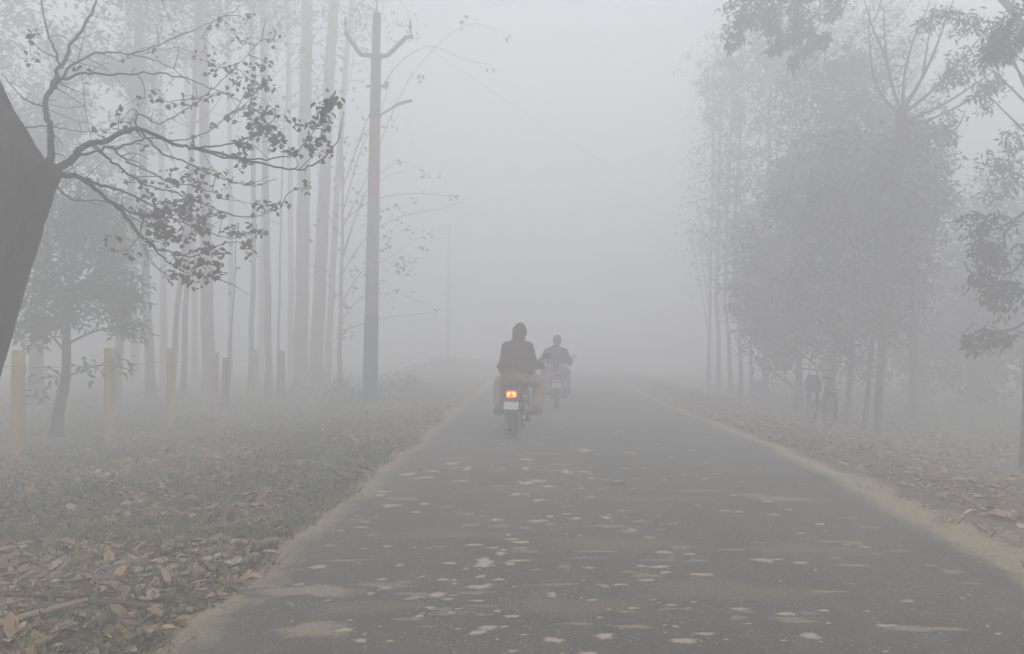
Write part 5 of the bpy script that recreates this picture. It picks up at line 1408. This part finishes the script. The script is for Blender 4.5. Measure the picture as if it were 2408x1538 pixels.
# ------------------------------------------------------------------ bicycle parked on the right verge
def bicycle(loc, yaw):
    t = tag(empty('bicycle', loc, yaw), 'dark hazy bicycle parked under the trees on the right verge', 'bicycle')
    t.rotation_euler = (0, R(5), yaw)
    WR, WB = 0.33, 1.06
    for nm, y in (('rear_wheel', 0.0), ('front_wheel', WB)):
        w = MB().ring((0, y, WR), 'x', WR - 0.03, 0.010, 40, 6, 1.2)
        w.tube([(-0.045, y, WR), (0.045, y, WR)], 0.018, 8)
        wo_ = w.build(nm, M['steel_dark'], t)
        MB().ring((0, y, WR), 'x', WR - 0.018, 0.019, 40, 8).build('tyre', M['rubber'], wo_)
        sp = MB()
        for k in range(28):
            a = 2 * math.pi * k / 28; s = 1 if k % 2 else -1
            sp.tube([(s * 0.03, y + 0.016 * math.cos(a + 0.6 * s), WR + 0.016 * math.sin(a + 0.6 * s)), (0, y + 0.29 * math.cos(a), WR + 0.29 * math.sin(a))], 0.0016, 4, False)
        sp.build('spokes', M['steel_dark'], wo_)['kind'] = 'stuff'
    fr = MB()
    bb, st, hd0, hd1 = (0, 0.44, 0.29), (0, 0.30, 0.78), (0, 0.90, 0.86), (0, 0.93, 0.72)
    for a, b_, r in ((bb, st, 0.015), (st, hd0, 0.014), (bb, hd1, 0.016), (hd0, hd1, 0.018)):
        fr.tube([a, b_], r, 8)
    for s in (-1, 1):
        fr.tube([(s * 0.01, 0.44, 0.29), (s * 0.05, 0, WR)], 0.009, 6); fr.tube([(0, 0.30, 0.76), (s * 0.05, 0, WR)], 0.008, 6)
        fr.tube([(0, 0.935, 0.70), (s * 0.05, 0.96, 0.66), (s * 0.05, WB, WR)], 0.011, 6)
    fr.build('frame', M['bike_frame'], t)
    hb = MB().tube([(0, 0.90, 0.86), (0, 0.885, 1.0)], 0.012, 8)
    hb.tube(smooth_path([(-0.29, 0.72, 0.99), (-0.27, 0.84, 1.01), (-0.1, 0.90, 1.0), (0.1, 0.90, 1.0), (0.27, 0.84, 1.01), (0.29, 0.72, 0.99)], 4), 0.011, 8)
    h = hb.build('handlebar', M['steel_dark'], t)
    for s in (-1, 1):
        MB().tube([(s * 0.278, 0.79, 1.005), (s * 0.292, 0.70, 0.988)], 0.017, 8).build('grip', M['glass_clear'], h)
    MB().tube([(0, 0.30, 0.76), (0, 0.285, 0.86)], 0.012, 8).build('seat_post', M['chrome'], t)
    MB().loft([(0, 0.26, 0.86, 0.07, 0.10), (0, 0.27, 0.89, 0.10, 0.14), (0, 0.275, 0.915, 0.085, 0.135), (0, 0.27, 0.925, 0.05, 0.1)], 18, 2.2).build('saddle', M['saddle_brown'], t)
    rk = MB()
    for x in (-0.06, 0, 0.06): rk.tube([(x, 0.22, 0.71), (x, -0.22, 0.71)], 0.007, 6)
    for y in (0.2, 0.0, -0.2): rk.tube([(-0.07, y, 0.71), (0.07, y, 0.71)], 0.007, 6)
    for s in (-1, 1): rk.tube([(s * 0.065, -0.15, 0.71), (s * 0.055, 0, WR)], 0.006, 6)
    rk.build('carrier', M['steel_dark'], t)
    for nm, y, a0, a1 in (('rear_mudguard', 0, 50, 200), ('front_mudguard', WB, 20, 150)):
        vs, fs = [], []
        for k in range(15):
            a = R(a0 + (a1 - a0) * k / 14)
            for dx, dr in ((-0.028, -0.008), (0, 0.006), (0.028, -0.008), (0, 0.002)):
                vs.append((dx, y + (0.365 + dr) * math.cos(a), WR + (0.365 + dr) * math.sin(a)))
        for k in range(14):
            for j in range(4): fs.append((k * 4 + j, k * 4 + (j + 1) % 4, (k + 1) * 4 + (j + 1) % 4, (k + 1) * 4 + j))
        MB().add(vs, fs).build(nm, M['bike_frame'], t)
    MB().loft([(0.05, 0.22, 0.32, 0.012, 0.30), (0.05, 0.22, 0.36, 0.012, 0.30)], 14, 3).build('chain_guard', M['bike_frame'], t)
    cr = MB().ring((0.04, 0.44, 0.29), 'x', 0.09, 0.006, 24, 6)
    cr.tube([(0.06, 0.44, 0.29), (0.07, 0.50, 0.14)], 0.01, 6); cr.tube([(-0.06, 0.44, 0.29), (-0.07, 0.38, 0.44)], 0.01, 6)
    c = cr.build('crank', M['steel_dark'], t)
    MB().box((0.11, 0.50, 0.14), (0.08, 0.09, 0.025)).build('pedal', M['rubber'], c)
    MB().box((-0.11, 0.38, 0.44), (0.08, 0.09, 0.025)).build('pedal', M['rubber'], c)
    MB().tube([(-0.04, 0.36, 0.28), (-0.16, 0.30, 0.0)], 0.01, 6).build('kickstand', M['steel_dark'], t)
    return t
bb_ = gbase(1946, 13.4)
bicycle(bb_, R(-4))
bag = MB()
bag.loft([(0, 0, -0.30, 0.10, 0.06), (0, 0, -0.26, 0.15, 0.09), (0, 0, -0.12, 0.15, 0.085), (0, 0, -0.02, 0.11, 0.05), (0, 0, 0.02, 0.08, 0.02)], 18, 2.4)
bag.tube(smooth_path([(-0.08, 0, 0.01), (-0.05, 0, 0.10), (0.0, 0, 0.13), (0.05, 0, 0.10), (0.08, 0, 0.01)], 4), 0.007, 6)
yaw_b = R(-4)
off = Matrix.Rotation(yaw_b, 3, 'Z') @ Vector((0.02, 0.97, 0.885))
bo = bag.build('bag', M['bag_cloth'], None, loc=bb_ + off)
bo.rotation_euler = (0, 0, yaw_b)
tag(bo, 'dark cloth bag hanging from the handlebar of the parked bicycle', 'bag')
